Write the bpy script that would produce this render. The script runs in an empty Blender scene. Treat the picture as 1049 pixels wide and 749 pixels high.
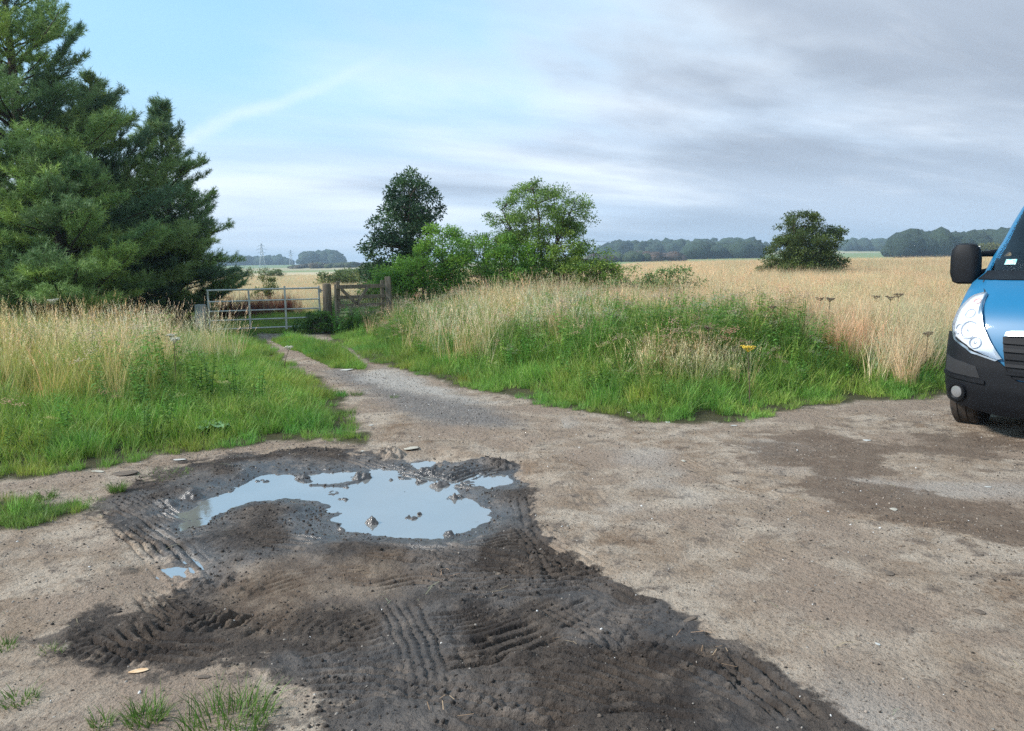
import bpy, bmesh, math, random
import numpy as np
from mathutils import Vector, Matrix
rnd = random.Random(7)
R = np.random.default_rng(7)
S = bpy.context.scene
COL = S.collection
rad = math.radians

# ------------------------------------------------------------------ camera
CAM_H, PITCH, ROLL, FPX, CX, CY = 1.62, rad(7.45), rad(0.9), 792.0, 524.5, 374.5
cF = Vector((0, math.cos(PITCH), -math.sin(PITCH)))
cR0, cU0 = Vector((1, 0, 0)), Vector((0, math.sin(PITCH), math.cos(PITCH)))
cR = cR0*math.cos(ROLL) - cU0*math.sin(ROLL)
cU = cU0*math.cos(ROLL) + cR0*math.sin(ROLL)
cam = bpy.data.objects.new('camera', bpy.data.cameras.new('camera'))
COL.objects.link(cam)
cam.matrix_world = Matrix(((cR.x, cU.x, -cF.x, 0), (cR.y, cU.y, -cF.y, 0), (cR.z, cU.z, -cF.z, CAM_H), (0, 0, 0, 1)))
cam.data.sensor_width = 36; cam.data.lens = FPX/1049*36
cam.data.clip_start = .05; cam.data.clip_end = 9000
S.camera = cam

def gp(px, py, z=0.0):
    """ground point seen at a photo pixel (survey of the real place)"""
    d = cF + cR*((px-CX)/FPX) - cU*((py-CY)/FPX)
    t = (z-CAM_H)/d.z
    return (d.x*t, d.y*t)
def gpl(pts, z=0.0):
    return np.array([gp(a, b, z) for a, b in pts])
def xat(px, dist):
    """lateral position of something seen in column px at a given distance"""
    return (px-CX)/FPX*dist*1.005
def zat(px, py, dist):
    d = cF + cR*((px-CX)/FPX) - cU*((py-CY)/FPX)
    return CAM_H + d.z*dist/d.y

# ------------------------------------------------------------------ world, sun, exposure
SUN_EL, SUN_AZ = rad(38), rad(262)      # azimuth clockwise from +Y
W = bpy.data.worlds.new('World'); S.world = W; W.use_nodes = True
nt = W.node_tree; nt.nodes.clear()
def N(t, kind, **kw):
    n = t.nodes.new(kind)
    for k, v in kw.items(): setattr(n, k, v)
    return n
def mathn(t, op, a, b=None, c=None, clamp=False):
    n = N(t, 'ShaderNodeMath', operation=op, use_clamp=clamp)
    for i, v in enumerate((a, b, c)):
        if v is None: continue
        if isinstance(v, (int, float)): n.inputs[i].default_value = v
        else: t.links.new(v, n.inputs[i])
    return n.outputs[0]
def mixc(t, f, a, b, blend='MIX'):
    n = N(t, 'ShaderNodeMix', data_type='RGBA', blend_type=blend)
    n.clamp_factor = True
    for i, v in ((0, f), (6, a), (7, b)):
        if isinstance(v, (int, float)): n.inputs[i].default_value = v
        elif isinstance(v, (tuple, list)): n.inputs[i].default_value = (*v[:3], 1)
        else: t.links.new(v, n.inputs[i])
    return n.outputs[2]
def ramp(t, v, a, b, o0=0.0, o1=1.0, smooth=True):
    n = N(t, 'ShaderNodeMapRange', interpolation_type='SMOOTHSTEP' if smooth else 'LINEAR')
    t.links.new(v, n.inputs[0])
    n.inputs[1].default_value = a; n.inputs[2].default_value = b
    n.inputs[3].default_value = o0; n.inputs[4].default_value = o1
    return n.outputs[0]
def noisen(t, vec, scale, detail=4, rough=.5, dist=0.0):
    n = N(t, 'ShaderNodeTexNoise')
    n.inputs['Scale'].default_value = scale; n.inputs['Detail'].default_value = detail
    n.inputs['Roughness'].default_value = rough; n.inputs['Distortion'].default_value = dist
    if vec is not None: t.links.new(vec, n.inputs['Vector'])
    return n.outputs[0]
tc = N(nt, 'ShaderNodeTexCoord')
sky = N(nt, 'ShaderNodeTexSky', sky_type='NISHITA', sun_disc=False, sun_elevation=SUN_EL, sun_rotation=SUN_AZ)
sky.air_density = 1.0; sky.dust_density = .6
sep = N(nt, 'ShaderNodeSeparateXYZ'); nt.links.new(tc.outputs['Generated'], sep.inputs[0])
X, Y, Z = sep.outputs
zc = mathn(nt, 'ADD', mathn(nt, 'MAXIMUM', Z, 0.0), .16)
u = mathn(nt, 'DIVIDE', X, zc); v = mathn(nt, 'DIVIDE', Y, zc)
# cloud sheets run from lower left to upper right: rotate and stretch the plane of the cloud deck
a_ = rad(-22)
uu = mathn(nt, 'ADD', mathn(nt, 'MULTIPLY', u, math.cos(a_)), mathn(nt, 'MULTIPLY', v, -math.sin(a_)))
vv = mathn(nt, 'ADD', mathn(nt, 'MULTIPLY', u, math.sin(a_)), mathn(nt, 'MULTIPLY', v, math.cos(a_)))
cmb = N(nt, 'ShaderNodeCombineXYZ')
nt.links.new(mathn(nt, 'MULTIPLY', uu, .55), cmb.inputs[0]); nt.links.new(vv, cmb.inputs[1])
n1 = noisen(nt, cmb.outputs[0], .75, 6, .55, .35)
cmb2 = N(nt, 'ShaderNodeCombineXYZ')
nt.links.new(mathn(nt, 'MULTIPLY', uu, .30), cmb2.inputs[0]); nt.links.new(mathn(nt, 'ADD', vv, 7.3), cmb2.inputs[1])
n2 = noisen(nt, cmb2.outputs[0], 1.1, 5, .5, .2)
az = mathn(nt, 'DIVIDE', X, mathn(nt, 'MAXIMUM', Y, .05))         # tan of azimuth
el = Z
# gap in the cloud: high and to the left
gap = mathn(nt, 'ADD', mathn(nt, 'MULTIPLY', az, -1.0), mathn(nt, 'MULTIPLY', el, 1.55))
gap = mathn(nt, 'ADD', gap, mathn(nt, 'MULTIPLY', mathn(nt, 'SUBTRACT', n1, .5), -1.7))
bluef = ramp(nt, gap, .16, .72)
bluef = mathn(nt, 'MULTIPLY', bluef, ramp(nt, el, .03, .24))
n2 = ramp(nt, n2, .34, .66)
bright = mixc(nt, n2, (5.3, 6.5, 8.0), (9.0, 9.6, 10.2))
grey = mixc(nt, n2, (2.8, 3.25, 4.0), (4.3, 4.95, 5.9))
gmask = mathn(nt, 'ADD', mathn(nt, 'MULTIPLY', az, .95), mathn(nt, 'MULTIPLY', mathn(nt, 'SUBTRACT', n1, .5), 2.3))
gmask = ramp(nt, gmask, -.22, .36)
cloud = mixc(nt, gmask, bright, grey)
cmb3 = N(nt, 'ShaderNodeCombineXYZ')
nt.links.new(mathn(nt, 'MULTIPLY', uu, .8), cmb3.inputs[0]); nt.links.new(mathn(nt, 'MULTIPLY', vv, 2.2), cmb3.inputs[1])
n3 = noisen(nt, cmb3.outputs[0], 1.3, 7, .6, .5)
cloud = mixc(nt, ramp(nt, n3, .52, .78, 0, .26), cloud, (9.2, 9.6, 10.2))
cloud = mixc(nt, ramp(nt, n3, .48, .26, 0, .22), cloud, (3.3, 3.9, 5.0))
lowband = ramp(nt, el, .20, .0)
cloud = mixc(nt, mathn(nt, 'MULTIPLY', lowband, .45), cloud, (5.0, 6.2, 7.8))
blue = mixc(nt, 1.0, sky.outputs[0], (1, 1, 1), 'MULTIPLY')
bl2 = mixc(nt, .7, blue, (3.4, 6.9, 10.0))
colr = mixc(nt, mathn(nt, 'MULTIPLY', bluef, .92), cloud, bl2)
# old vapour trail: a narrow great-circle band, frayed by noise
def ray(px, py):
    d = cF + cR*((px-CX)/FPX) - cU*((py-CY)/FPX); return d.normalized()
r1, r2 = ray(190, 142), ray(415, 50)
nrm = r1.cross(r2).normalized()
vm = N(nt, 'ShaderNodeVectorMath', operation='DOT_PRODUCT'); nt.links.new(tc.outputs['Generated'], vm.inputs[0]); vm.inputs[1].default_value = nrm
nj = noisen(nt, tc.outputs['Generated'], 9, 4, .6)
tr = mathn(nt, 'ABSOLUTE', mathn(nt, 'ADD', vm.outputs['Value'], mathn(nt, 'MULTIPLY', mathn(nt, 'SUBTRACT', nj, .5), .035)))
tr = ramp(nt, tr, .012, .0)
tr = mathn(nt, 'MULTIPLY', tr, mathn(nt, 'MULTIPLY', ramp(nt, az, -.56, -.42), ramp(nt, az, -.10, -.32)))
colr = mixc(nt, mathn(nt, 'MULTIPLY', tr, .27), colr, (8.6, 9.2, 10.0))
bg = N(nt, 'ShaderNodeBackground'); nt.links.new(colr, bg.inputs[0]); bg.inputs[1].default_value = .072
out = N(nt, 'ShaderNodeOutputWorld'); nt.links.new(bg.outputs[0], out.inputs[0])

sd = bpy.data.lights.new('sun', 'SUN'); sd.energy = 2.8; sd.angle = rad(9); sd.color = (1, .96, .9)
so = bpy.data.objects.new('sun', sd); COL.objects.link(so)
sdir = Vector((math.sin(SUN_AZ)*math.cos(SUN_EL), math.cos(SUN_AZ)*math.cos(SUN_EL), math.sin(SUN_EL)))
so.rotation_euler = sdir.to_track_quat('Z', 'Y').to_euler(); so.location = (0, -5, 12)
V = S.view_settings
S.display_settings.display_device = 'sRGB'
V.view_transform = 'Standard'; V.look = 'None'; V.exposure = 0.90; V.gamma = 1; V.use_curve_mapping = False
S.render.engine = 'CYCLES'
S.cycles.max_bounces = 6; S.cycles.transparent_max_bounces = 4; S.cycles.diffuse_bounces = 3
S.cycles.glossy_bounces = 3; S.cycles.transmission_bounces = 4; S.cycles.volume_bounces = 0
S.cycles.use_denoising = False
S.cycles.sample_clamp_indirect = 6

# ------------------------------------------------------------------ helpers
def tag(o, label=None, cat=None, group=None, kind=None):
    if label: o['label'] = label
    if cat: o['category'] = cat
    if group: o['group'] = group
    if kind: o['kind'] = kind
    return o
def empty(name, loc=(0, 0, 0), rz=0, **kw):
    o = bpy.data.objects.new(name, None); COL.objects.link(o); o.empty_display_size = .2
    o.location = loc; o.rotation_euler = (0, 0, rz)
    return tag(o, **kw)
def npmesh(name, Vv, faces, mats, cols=None, smooth=False, midx=None):
    """faces: list of int arrays (n,k)"""
    me = bpy.data.meshes.new(name)
    Vv = np.asarray(Vv, np.float32)
    faces = [np.asarray(f, np.int32) for f in faces if len(f)]
    me.vertices.add(len(Vv)); me.vertices.foreach_set('co', Vv.ravel())
    nl = sum(f.size for f in faces); nf = sum(len(f) for f in faces)
    me.loops.add(nl); me.loops.foreach_set('vertex_index', np.concatenate([f.ravel() for f in faces]))
    me.polygons.add(nf)
    st = []; o = 0
    for f in faces:
        st.append(o + np.arange(len(f))*f.shape[1]); o += f.size
    me.polygons.foreach_set('loop_start', np.concatenate(st).astype(np.int32))
    if smooth: me.polygons.foreach_set('use_smooth', np.ones(nf, bool))
    if midx is not None: me.polygons.foreach_set('material_index', np.asarray(midx, np.int32))
    for m in (mats if isinstance(mats, (list, tuple)) else [mats]): me.materials.append(m)
    if cols is not None:
        c = np.ones((len(Vv), 4), np.float32); c[:, :3] = cols
        at = me.color_attributes.new('col', 'FLOAT_COLOR', 'POINT'); at.data.foreach_set('color', c.ravel())
    me.update(calc_edges=True); me.validate()
    return me
def link(name, me, parent=None, loc=None, **kw):
    o = bpy.data.objects.new(name, me); COL.objects.link(o)
    if parent is not None: o.parent = parent
    if loc is not None: o.location = loc
    return tag(o, **kw)
class MB:
    """collects simple shapes into one mesh"""
    def __init__(s): s.v = []; s.f = []; s.n = 0
    def add(s, v, f):
        s.v += [tuple(p) for p in v]; s.f += [tuple(i+s.n for i in q) for q in f]; s.n += len(v)
    def box(s, c, d, rot=None, bev=0.0):
        M = rot or Matrix.Identity(3)
        h = [x/2 for x in d]
        if bev <= 0:
            p = [Vector((x*h[0], y*h[1], z*h[2])) for x in (-1, 1) for y in (-1, 1) for z in (-1, 1)]
            s.add([Vector(c)+M@q for q in p], [(0,1,3,2), (4,6,7,5), (0,4,5,1), (2,3,7,6), (0,2,6,4), (1,5,7,3)])
        else:
            bm = bmesh.new(); bmesh.ops.create_cube(bm, size=1)
            for q in bm.verts: q.co = Vector((q.co.x*d[0], q.co.y*d[1], q.co.z*d[2]))
            bmesh.ops.bevel(bm, geom=bm.edges[:], offset=bev, segments=2, affect='EDGES', profile=.6)
            bm.verts.index_update()
            s.add([Vector(c)+M@q.co for q in bm.verts], [[q.index for q in f.verts] for f in bm.faces]); bm.free()
    def tube(s, pts, r, n=8, cap=True):
        pts = [Vector(p) for p in pts]; rr = r if isinstance(r, (list, tuple)) else [r]*len(pts)
        rings = []; prev = None
        for i, p in enumerate(pts):
            d = (pts[min(i+1, len(pts)-1)]-pts[max(i-1, 0)]).normalized()
            a = prev if prev is not None else (Vector((0, 0, 1)) if abs(d.z) < .9 else Vector((1, 0, 0)))
            a = (a-d*a.dot(d)); 
            if a.length < 1e-5: a = d.orthogonal()
            a.normalize(); b = d.cross(a); prev = a
            rings.append([p+(a*math.cos(t)+b*math.sin(t))*rr[i] for t in [2*math.pi*k/n for k in range(n)]])
        v = [q for g in rings for q in g]; f = []
        for i in range(len(pts)-1):
            for k in range(n):
                f.append((i*n+k, i*n+(k+1) % n, (i+1)*n+(k+1) % n, (i+1)*n+k))
        if cap: f += [tuple(range(n))[::-1], tuple((len(pts)-1)*n+k for k in range(n))]
        s.add(v, f)
    def lathe(s, prof, n=24, M=None, cap=True):
        M = M or Matrix.Identity(4); v = []; f = []
        for r, z in prof:
            for k in range(n):
                t = 2*math.pi*k/n; v.append(M@Vector((r*math.cos(t), r*math.sin(t), z)))
        m = len(prof)
        for i in range(m-1):
            for k in range(n): f.append((i*n+k, i*n+(k+1) % n, (i+1)*n+(k+1) % n, (i+1)*n+k))
        if cap: f += [tuple(range(n))[::-1], tuple((m-1)*n+k for k in range(n))]
        s.add(v, f)
    def build(s, name, mat, parent=None, smooth=False, loc=None, **kw):
        me = bpy.data.meshes.new(name); me.from_pydata([tuple(q) for q in s.v], [], s.f)
        me.materials.append(mat)
        bm = bmesh.new(); bm.from_mesh(me); bmesh.ops.recalc_face_normals(bm, faces=bm.faces); bm.to_mesh(me); bm.free()
        if smooth:
            for p in me.polygons: p.use_smooth = True
            try: me.set_sharp_from_angle(angle=rad(38))
            except Exception: pass
        return link(name, me, parent, loc, **kw)

# ---- numpy noise
def _h(ix, iy, s):
    n = (ix.astype(np.int64)*374761393 + iy.astype(np.int64)*668265263 + s*1442695041) & 0xffffffff
    n = ((n ^ (n >> 13))*1274126177) & 0xffffffff
    return ((n ^ (n >> 16)) & 0xffff)/65535.0
def vnoise(x, y, s=0):
    ix = np.floor(x); iy = np.floor(y); fx = x-ix; fy = y-iy
    fx = fx*fx*fx*(fx*(fx*6-15)+10); fy = fy*fy*fy*(fy*(fy*6-15)+10)
    a = _h(ix, iy, s); b = _h(ix+1, iy, s); c = _h(ix, iy+1, s); d = _h(ix+1, iy+1, s)
    return (a*(1-fx)+b*fx)*(1-fy)+(c*(1-fx)+d*fx)*fy
def fbm(x, y, sc, o=4, s=0, g=.5):
    t = 0; A = 1; m = 0
    for i in range(o):
        t = t+A*vnoise(x*sc+i*17.3, y*sc-i*9.7, s+i); m += A; A *= g; sc *= 2.03
    return t/m-.5
def ss(x, a, b):
    t = np.clip((x-a)/(b-a), 0, 1); return t*t*(3-2*t)
def sdf(x, y, P):
    """signed distance, negative inside polygon P"""
    shp = np.shape(x); x = np.ravel(x).astype(float); y = np.ravel(y).astype(float)
    d2 = np.full(x.shape, 1e18); ins = np.zeros(x.shape, bool)
    for i in range(len(P)):
        ax, ay = P[i]; bx, by = P[(i+1) % len(P)]
        ex, ey = bx-ax, by-ay; wx, wy = x-ax, y-ay
        t = np.clip((wx*ex+wy*ey)/(ex*ex+ey*ey+1e-12), 0, 1)
        d2 = np.minimum(d2, (wx-ex*t)**2+(wy-ey*t)**2)
        c = ((ay <= y) != (by <= y))
        with np.errstate(divide='ignore', invalid='ignore'):
            c &= x < ex*(y-ay)/(ey if abs(ey) > 1e-12 else 1e-12)+ax
        ins ^= c
    return (np.sqrt(d2)*np.where(ins, -1, 1)).reshape(shp)

# ------------------------------------------------------------------ survey of the ground
BARE = gpl([(262,344),(275,352),(292,366),(300,376),(328,386),(350,402),(356,416),(376,438),(374,454),(342,453),
            (300,453),(250,457),(205,464),(165,470),(120,478),(60,484),(0,492)])
BARE = np.vstack([BARE, [[-7.5, 5.4], [-9, 1.0], [-9, -30], [14, -30], [14, 6.5]],
                  gpl([(1049,396),(1000,402),(955,409),(880,410),(832,416),(800,421),(760,432),(700,436),(650,431),(600,423),(540,412),
                       (480,399),(430,385),(385,372),(352,358),(340,349),(338,345)]),
                  gpl([(336,342),(264,342)])])
ISLAND = gpl([(278,349),(300,346),(330,352),(352,360),(372,373),(372,379),(340,376),(312,364),(296,357)])
PATCH = gpl([(-60,512),(20,512),(60,516),(85,512),(96,518),(60,532),(20,541),(-60,548)])
WL = -0.055
POOLS = [gpl(p, WL) for p in (
    [(186,528),(205,514),(231,504),(258,492),(270,486),(300,485),(304,494),(318,499),(336,500),(352,498),(372,494),(383,481),(400,480),(412,490),
     (437,490),(460,499),(478,509),(499,524),(496,535),(474,544),(456,550),(420,552),(396,548),(352,546),(348,536),(342,524),(330,515),(300,511),
     (262,513),(240,518),(217,529),(196,532)],
    [(484,492),(502,485),(520,486),(519,496),(502,500),(488,498)],
    [(304,489),(330,484),(362,484),(372,491),(352,496),(328,496)],
    [(178,540),(214,530),(212,537),(184,546)],
    [(166,580),(192,582),(190,592),(166,591)],
    [(425,475),(442,473),(446,479),(430,481)])]
MUD = gpl([(112,500),(160,478),(225,463),(330,456),(430,466),(520,474),(540,500),(545,530),(572,560),(640,600),(700,632),(750,660),(820,712),
           (880,752),(900,800),(300,800),(300,720),(250,688),(190,690),(90,686),(44,640),(70,620),(120,612),(160,600),(176,580),(150,560),(108,540),(92,520)])
BROWN = gpl([(205,600),(222,576),(300,566),(400,566),(430,590),(395,618),(340,625),(270,650),(236,640),(250,620)])
DARKSTRIP = gpl([(800,492),(850,486),(940,498),(1000,518),(1090,538),(1110,575),(1020,562),(930,545),(868,528)])
DAMP = gpl([(735,452),(800,440),(900,432),(1000,440),(1120,450),(1140,590),(1000,560),(880,530),(780,500)])
STONYGREY = gpl([(330,378),(352,376),(376,386),(420,398),(480,410),(540,430),(530,440),(450,436),(400,420),(365,400)])

TRK = [  # treads pressed into the mud: polyline in photo columns/rows, width m, kind, depth
    ([(536,505),(545,560),(568,630)], .17, 'long', .007), ([(405,612),(428,660),(446,752)], .24, 'both', .009),
    ([(455,600),(530,597),(620,590)], .30, 'long', .018), ([(450,672),(505,660),(566,640)], .30, 'long', .022),
    ([(560,640),(590,626),(622,612)], .2, 'long', .014), ([(652,610),(640,640),(622,682)], .22, 'bars', .014),
    ([(480,560),(540,552),(600,575)], .3, 'long', .016), ([(455,722),(510,735),(590,757)], .34, 'long', .02),
    ([(400,700),(500,716),(600,742)], .22, 'both', .014), ([(355,620),(380,660),(384,720)], .2, 'bars', .012),
    ([(143,634),(172,651),(207,644),(248,618)], .30, 'long', .03), ([(186,664),(222,658),(262,632)], .18, 'both', .018),
    ([(104,520),(150,545),(196,584)], .30, 'long', .018), ([(130,508),(165,522),(196,534)], .28, 'long', .014),
    ([(130,478),(220,468),(330,463),(400,465)], .26, 'long', .012), ([(418,468),(450,478),(500,488)], .36, 'bars', .016),
    ([(446,494),(486,480),(526,473)], .16, 'long', .02), ([(370,560),(440,566),(500,572)], .3, 'long', .014),
    ([(660,628),(690,645),(720,664)], .3, 'bars', .02), ([(620,650),(700,676),(800,720)], .25, 'both', .014),
    ([(250,640),(320,640),(390,645)], .22, 'bars', .009), ([(700,470),(800,510),(960,540),(1100,575)], .24, 'both', .008),
    ([(60,650),(110,668),(190,672)], .2, 'bars', .016), ([(560,700),(580,660),(600,630)], .22, 'bars', .012)]
TRK += [  # slewing marks: bundles of long grooves
    ([(440,592),(540,588),(640,578)], .34, 'long', .016), ([(430,640),(500,628),(560,606)], .26, 'long', .014), ([(440,560),(520,576),(610,584)], .26, 'long', .014),
    ([(690,700),(640,680),(590,668)], .3, 'long', .016), ([(300,700),(360,690),(430,700)], .3, 'long', .014), ([(470,742),(540,748),(600,752)], .2, 'long', .022),
    ([(520,520),(570,560),(640,604)], .22, 'both', .012), ([(210,560),(260,552),(330,556)], .3, 'long', .010), ([(740,668),(780,700),(830,745)], .2, 'long', .02),
    ([(320,655),(350,690),(352,750)], .2, 'bars', .014), ([(700,520),(780,560),(1000,640)], .26, 'both', .006), ([(430,405),(560,470),(640,560)], .24, 'both', .005)]
TRK += [([(380,600),(430,590),(470,600)], .22, 'long', .012), ([(560,612),(620,640),(650,668)], .26, 'both', .012), ([(480,690),(560,690),(650,712)], .24, 'long', .014), ([(600,720),(660,716),(740,728)], .24, 'long', .014),
    ([(380,720),(470,706),(560,716)], .2, 'bars', .012), ([(470,610),(486,660),(520,712)], .18, 'bars', .012), ([(260,600),(330,588),(400,590)], .24, 'long', .007), ([(590,590),(640,612),(690,640)], .16, 'long', .012),
    ([(110,640),(150,660),(230,668)], .24, 'long', .016), ([(150,600),(190,625),(250,612)], .2, 'long', .016), ([(330,462),(420,480),(520,500)], .2, 'long', .010)]
TRK = [(gpl(a), w, k, d) for a, w, k, d in TRK]

def bare_d(x, y):
    d = sdf(x, y, BARE)
    n = fbm(x, y, 1.6, 4, 11)*.34
    d = d+n
    d = np.maximum(d, -(sdf(x, y, ISLAND)+n*.35))
    d = np.maximum(d, -(sdf(x, y, PATCH)+n*.4))
    return d
def coarse_h(x, y, D=None):
    """ground height without mud detail; D = distance into the grass"""
    if D is None: D = bare_d(x, y)
    h = fbm(x, y, .55, 3, 3)*.05
    right = ss(x, -3.2, 0.5); 
    bank = ss(D, .1, 2.6)*(.12+.20*right*(1-ss(x, 4.5, 8.5)))
    gx = ss(y, 16, 19)*(1-ss(x, -2, -1))    # level ground beyond the gate
    h = h + bank*(1-gx)
    h = h + ss(y, 14, 55)*ss(x-.12*y, -2, 8)*.75*(1-ss(y, 200, 500)*.6)
    far = ss(y, 260, 1150)
    t = x/np.maximum(y, 1)
    h = h + far*(5.5+10*ss(t, -.12, .2)-2.5*ss(t, .38, .55)) + far*fbm(x, y, 1/420, 3, 21)*9
    h = h + ss(y, 1300, 2600)*(4+6*ss(t, -.1, .3))
    return h
def sdmin(x, y, Ps, rmax=1.2):
    d = np.full(np.shape(x), 9.0)
    for P in Ps:
        lo = P.min(0)-rmax; hi = P.max(0)+rmax
        m = (x > lo[0]) & (x < hi[0]) & (y > lo[1]) & (y < hi[1])
        if m.any(): d[m] = np.minimum(d[m], sdf(x[m], y[m], P))
    return d
def tread(x, y):
    z = np.zeros(np.shape(x)); cov = np.zeros(np.shape(x))
    for ti, (P, w, kind, dep) in enumerate(TRK):
        Q = []
        for i in range(len(P)-1):      # smooth the polyline
            for s_ in range(6):
                t = s_/6; p0 = P[max(i-1, 0)]; p1 = P[i]; p2 = P[i+1]; p3 = P[min(i+2, len(P)-1)]
                Q.append(.5*((2*p1)+(-p0+p2)*t+(2*p0-5*p1+4*p2-p3)*t*t+(-p0+3*p1-3*p2+p3)*t**3))
        Q.append(P[-1]); Q = np.array(Q)
        lo = Q.min(0)-w; hi = Q.max(0)+w
        m = (x > lo[0]) & (x < hi[0]) & (y > lo[1]) & (y < hi[1])
        if not m.any(): continue
        xx = x[m]+fbm(x[m], y[m], 7, 2, 60+ti)*.03; yy = y[m]+fbm(x[m], y[m], 7, 2, 90+ti)*.03
        best = np.full(xx.shape, 9.0); lat = np.zeros(xx.shape); al = np.zeros(xx.shape); s0 = 0
        for i in range(len(Q)-1):
            a = Q[i]; e = Q[i+1]-a; L = np.hypot(*e); e = e/L
            wx, wy = xx-a[0], yy-a[1]; t = np.clip(wx*e[0]+wy*e[1], 0, L)
            dx, dy = wx-e[0]*t, wy-e[1]*t; d = np.hypot(dx, dy); b = d < best
            best[b] = d[b]; lat[b] = (wx*-e[1]+wy*e[0])[b]; al[b] = s0+t[b]; s0 += L
        k = 1-ss(best, w*.42, w*.55)
        ends = ss(al, 0, .12)*(1-ss(al, s0-.15, s0))
        k = k*ends*np.clip(.85+3.2*fbm(x[m], y[m], 3.1, 3, 33+ti), .0, 1.15)
        g = np.zeros(xx.shape)
        if kind in ('long', 'both'):
            sp_ = (.060, .044, .052, .070)[ti % 4]; g = np.maximum(g, ss(np.abs(np.sin(lat*math.pi/sp_+ti)), .70 if sp_ < .06 else .76, .93)*(.75 if sp_ < .06 else 1))
        if kind in ('bars', 'both'):
            ph = al/.05+np.abs(lat)/w*1.1*(1 if ti % 2 else -1)
            g = np.maximum(g, ss(np.abs(np.sin(ph*math.pi)), .65, .92)*(ss(np.abs(np.sin(lat*math.pi/.09)), .1, .35))*(.42 if kind == 'bars' else .3))
        edge = ss(best, w*.40, w*.5)*(1-ss(best, w*.55, w*.72))*ends*.8
        z[m] += -k*dep*1.75*(g*1.15+.12) + edge*dep*.5*np.clip(.5+2*fbm(x[m], y[m], 5, 2, 7+ti), 0, 1)
        cov[m] = np.maximum(cov[m], k)
    return z, cov
CLODS = [(gp(a, b, WL), r_, h_) for a, b, r_, h_ in (
    (463,511,.09,.05), (414,503,.10,.03), (420,531,.055,.05), (429,527,.035,.04), (458,548,.04,.05), (374,537,.13,.028),
    (352,512,.06,.035), (384,536,.05,.035), (398,492,.05,.04), (444,541,.05,.03), (340,505,.08,.035), (356,500,.05,.03), (310,490,.07,.035), (400,470,.12,.05), (368,490,.09,.05), (430,494,.10,.045), (448,498,.08,.05), (440,486,.09,.04), (270,493,.08,.05),
    (205,603,.15,.07), (250,606,.12,.05), (160,640,.13,.08), (200,650,.14,.08), (232,640,.1,.06), (190,612,.10,.05), (178,572,.08,.05), (430,578,.13,.055), (445,590,.1,.04),
    (125,590,.09,.035), (170,520,.1,.03), (195,512,.08,.04), (280,700,.06,.03), (530,683,.07,.03), (80,655,.1,.035), (110,672,.09,.03), (140,668,.08,.03), (515,480,.08,.04), (500,478,.07,.035))]
def ground(x, y):
    D = bare_d(x, y); h = coarse_h(x, y, D)
    near = (x > -7) & (x < 9) & (y > 1) & (y < 22)
    mud = np.zeros(x.shape); wet = np.zeros(x.shape); brn = np.zeros(x.shape); strip = np.zeros(x.shape); gry = np.zeros(x.shape)
    xn, yn, Dn = x[near], y[near], D[near]
    wob = fbm(xn, yn, 2.2, 4, 40)*np.where(xn > -.2, .16, .3) + fbm(xn, yn, 9, 3, 41)*.14
    sm = sdf(xn, yn, MUD)+wob
    m = 1-ss(sm-.06, -.10-.2*(xn < -.6), .07)
    b = (1-ss(sdf(xn, yn, BROWN)+wob, -.2, .12))
    ds = 1-ss(sdf(xn, yn, DARKSTRIP)+wob*1.2, -.18, .12)
    ds = np.maximum(ds, .95*(1-ss(sdf(xn, yn, DAMP)+wob*2, -.5, .35))*ss(fbm(xn, yn, 1.5, 4, 43), -.20, .06))
    gy = 1-ss(sdf(xn, yn, STONYGREY)+wob, -.3, .2)
    pd0 = sdmin(xn, yn, POOLS, 1.3)
    pd = pd0+fbm(xn, yn, 6, 4, 50)*.16+fbm(xn, yn, 26, 2, 51)*.03
    bare = 1-ss(Dn, -.05, .15)
    hn = h[near]
    flat = 1-ss(pd0, .5, 1.3)
    hn = hn*(1-flat)+flat*(-.012)
    bas = np.where(pd < 0, WL-.003+np.maximum(pd*.35, -.026), WL+.001+np.minimum(pd*.16, .06))
    kk = 1-ss(pd, .15, .75)
    hn = hn*(1-kk)+bas*kk
    # second low place: the churned hollow at lower left
    cx, cy = gp(205, 612); r_ = np.hypot(xn-cx, (yn-cy)*1.0)
    hn = hn - .04*(1-ss(r_, .1, .5))*(pd0 > .0)
    tz, cov = tread(xn, yn)
    dry = 1-(1-ss(pd, -.02, .05))*.85
    hn = hn + tz*np.maximum(np.maximum(m, ds*.8), .45)*dry
    mm = m*(1-.6*b)
    rg = 1-np.abs(fbm(xn, yn, 5.5, 3, 70))*4
    hn = hn + .7*mm*dry*(np.clip(rg, 0, 1)**3*.009*ss(fbm(xn, yn, 1.6, 2, 72), -.05, .2) + fbm(xn, yn, 22, 3, 73)*.017*(1-cov*.6) + fbm(xn, yn, 45, 2, 74)*.010 + fbm(xn, yn, 4, 2, 76)*.016)
    for (px_, py_), r0, hh in CLODS:
        dx = xn-px_; dy = yn-py_
        q = np.hypot(dx, dy*1.25)*(1+1.3*fbm(xn, yn, 9, 3, 77))
        hn = hn + hh*(.85 if py_ > 4.35 else .42)*np.clip(1-(q/r0)**2, 0, 1)**.7*(1+1.8*fbm(xn, yn, 28, 2, 78))
    hn = hn + (1-mm)*bare*(fbm(xn, yn, 3.0, 4, 80)*.022+fbm(xn, yn, 30, 2, 81)*.005)
    # wheel ruts in the far track
    h[near] = hn
    mud[near] = m*bare; brn[near] = b; strip[near] = ds*bare; gry[near] = gy
    wet[near] = np.clip((1-ss(pd, -.05, .42+.3*fbm(xn, yn, 2, 2, 91)))*m + .45*m*ss(fbm(xn, yn, 2.4, 3, 90), -.12, .12)*(1-.6*b), 0, 1)
    return h, D, mud, wet, brn, strip, gry

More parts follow.
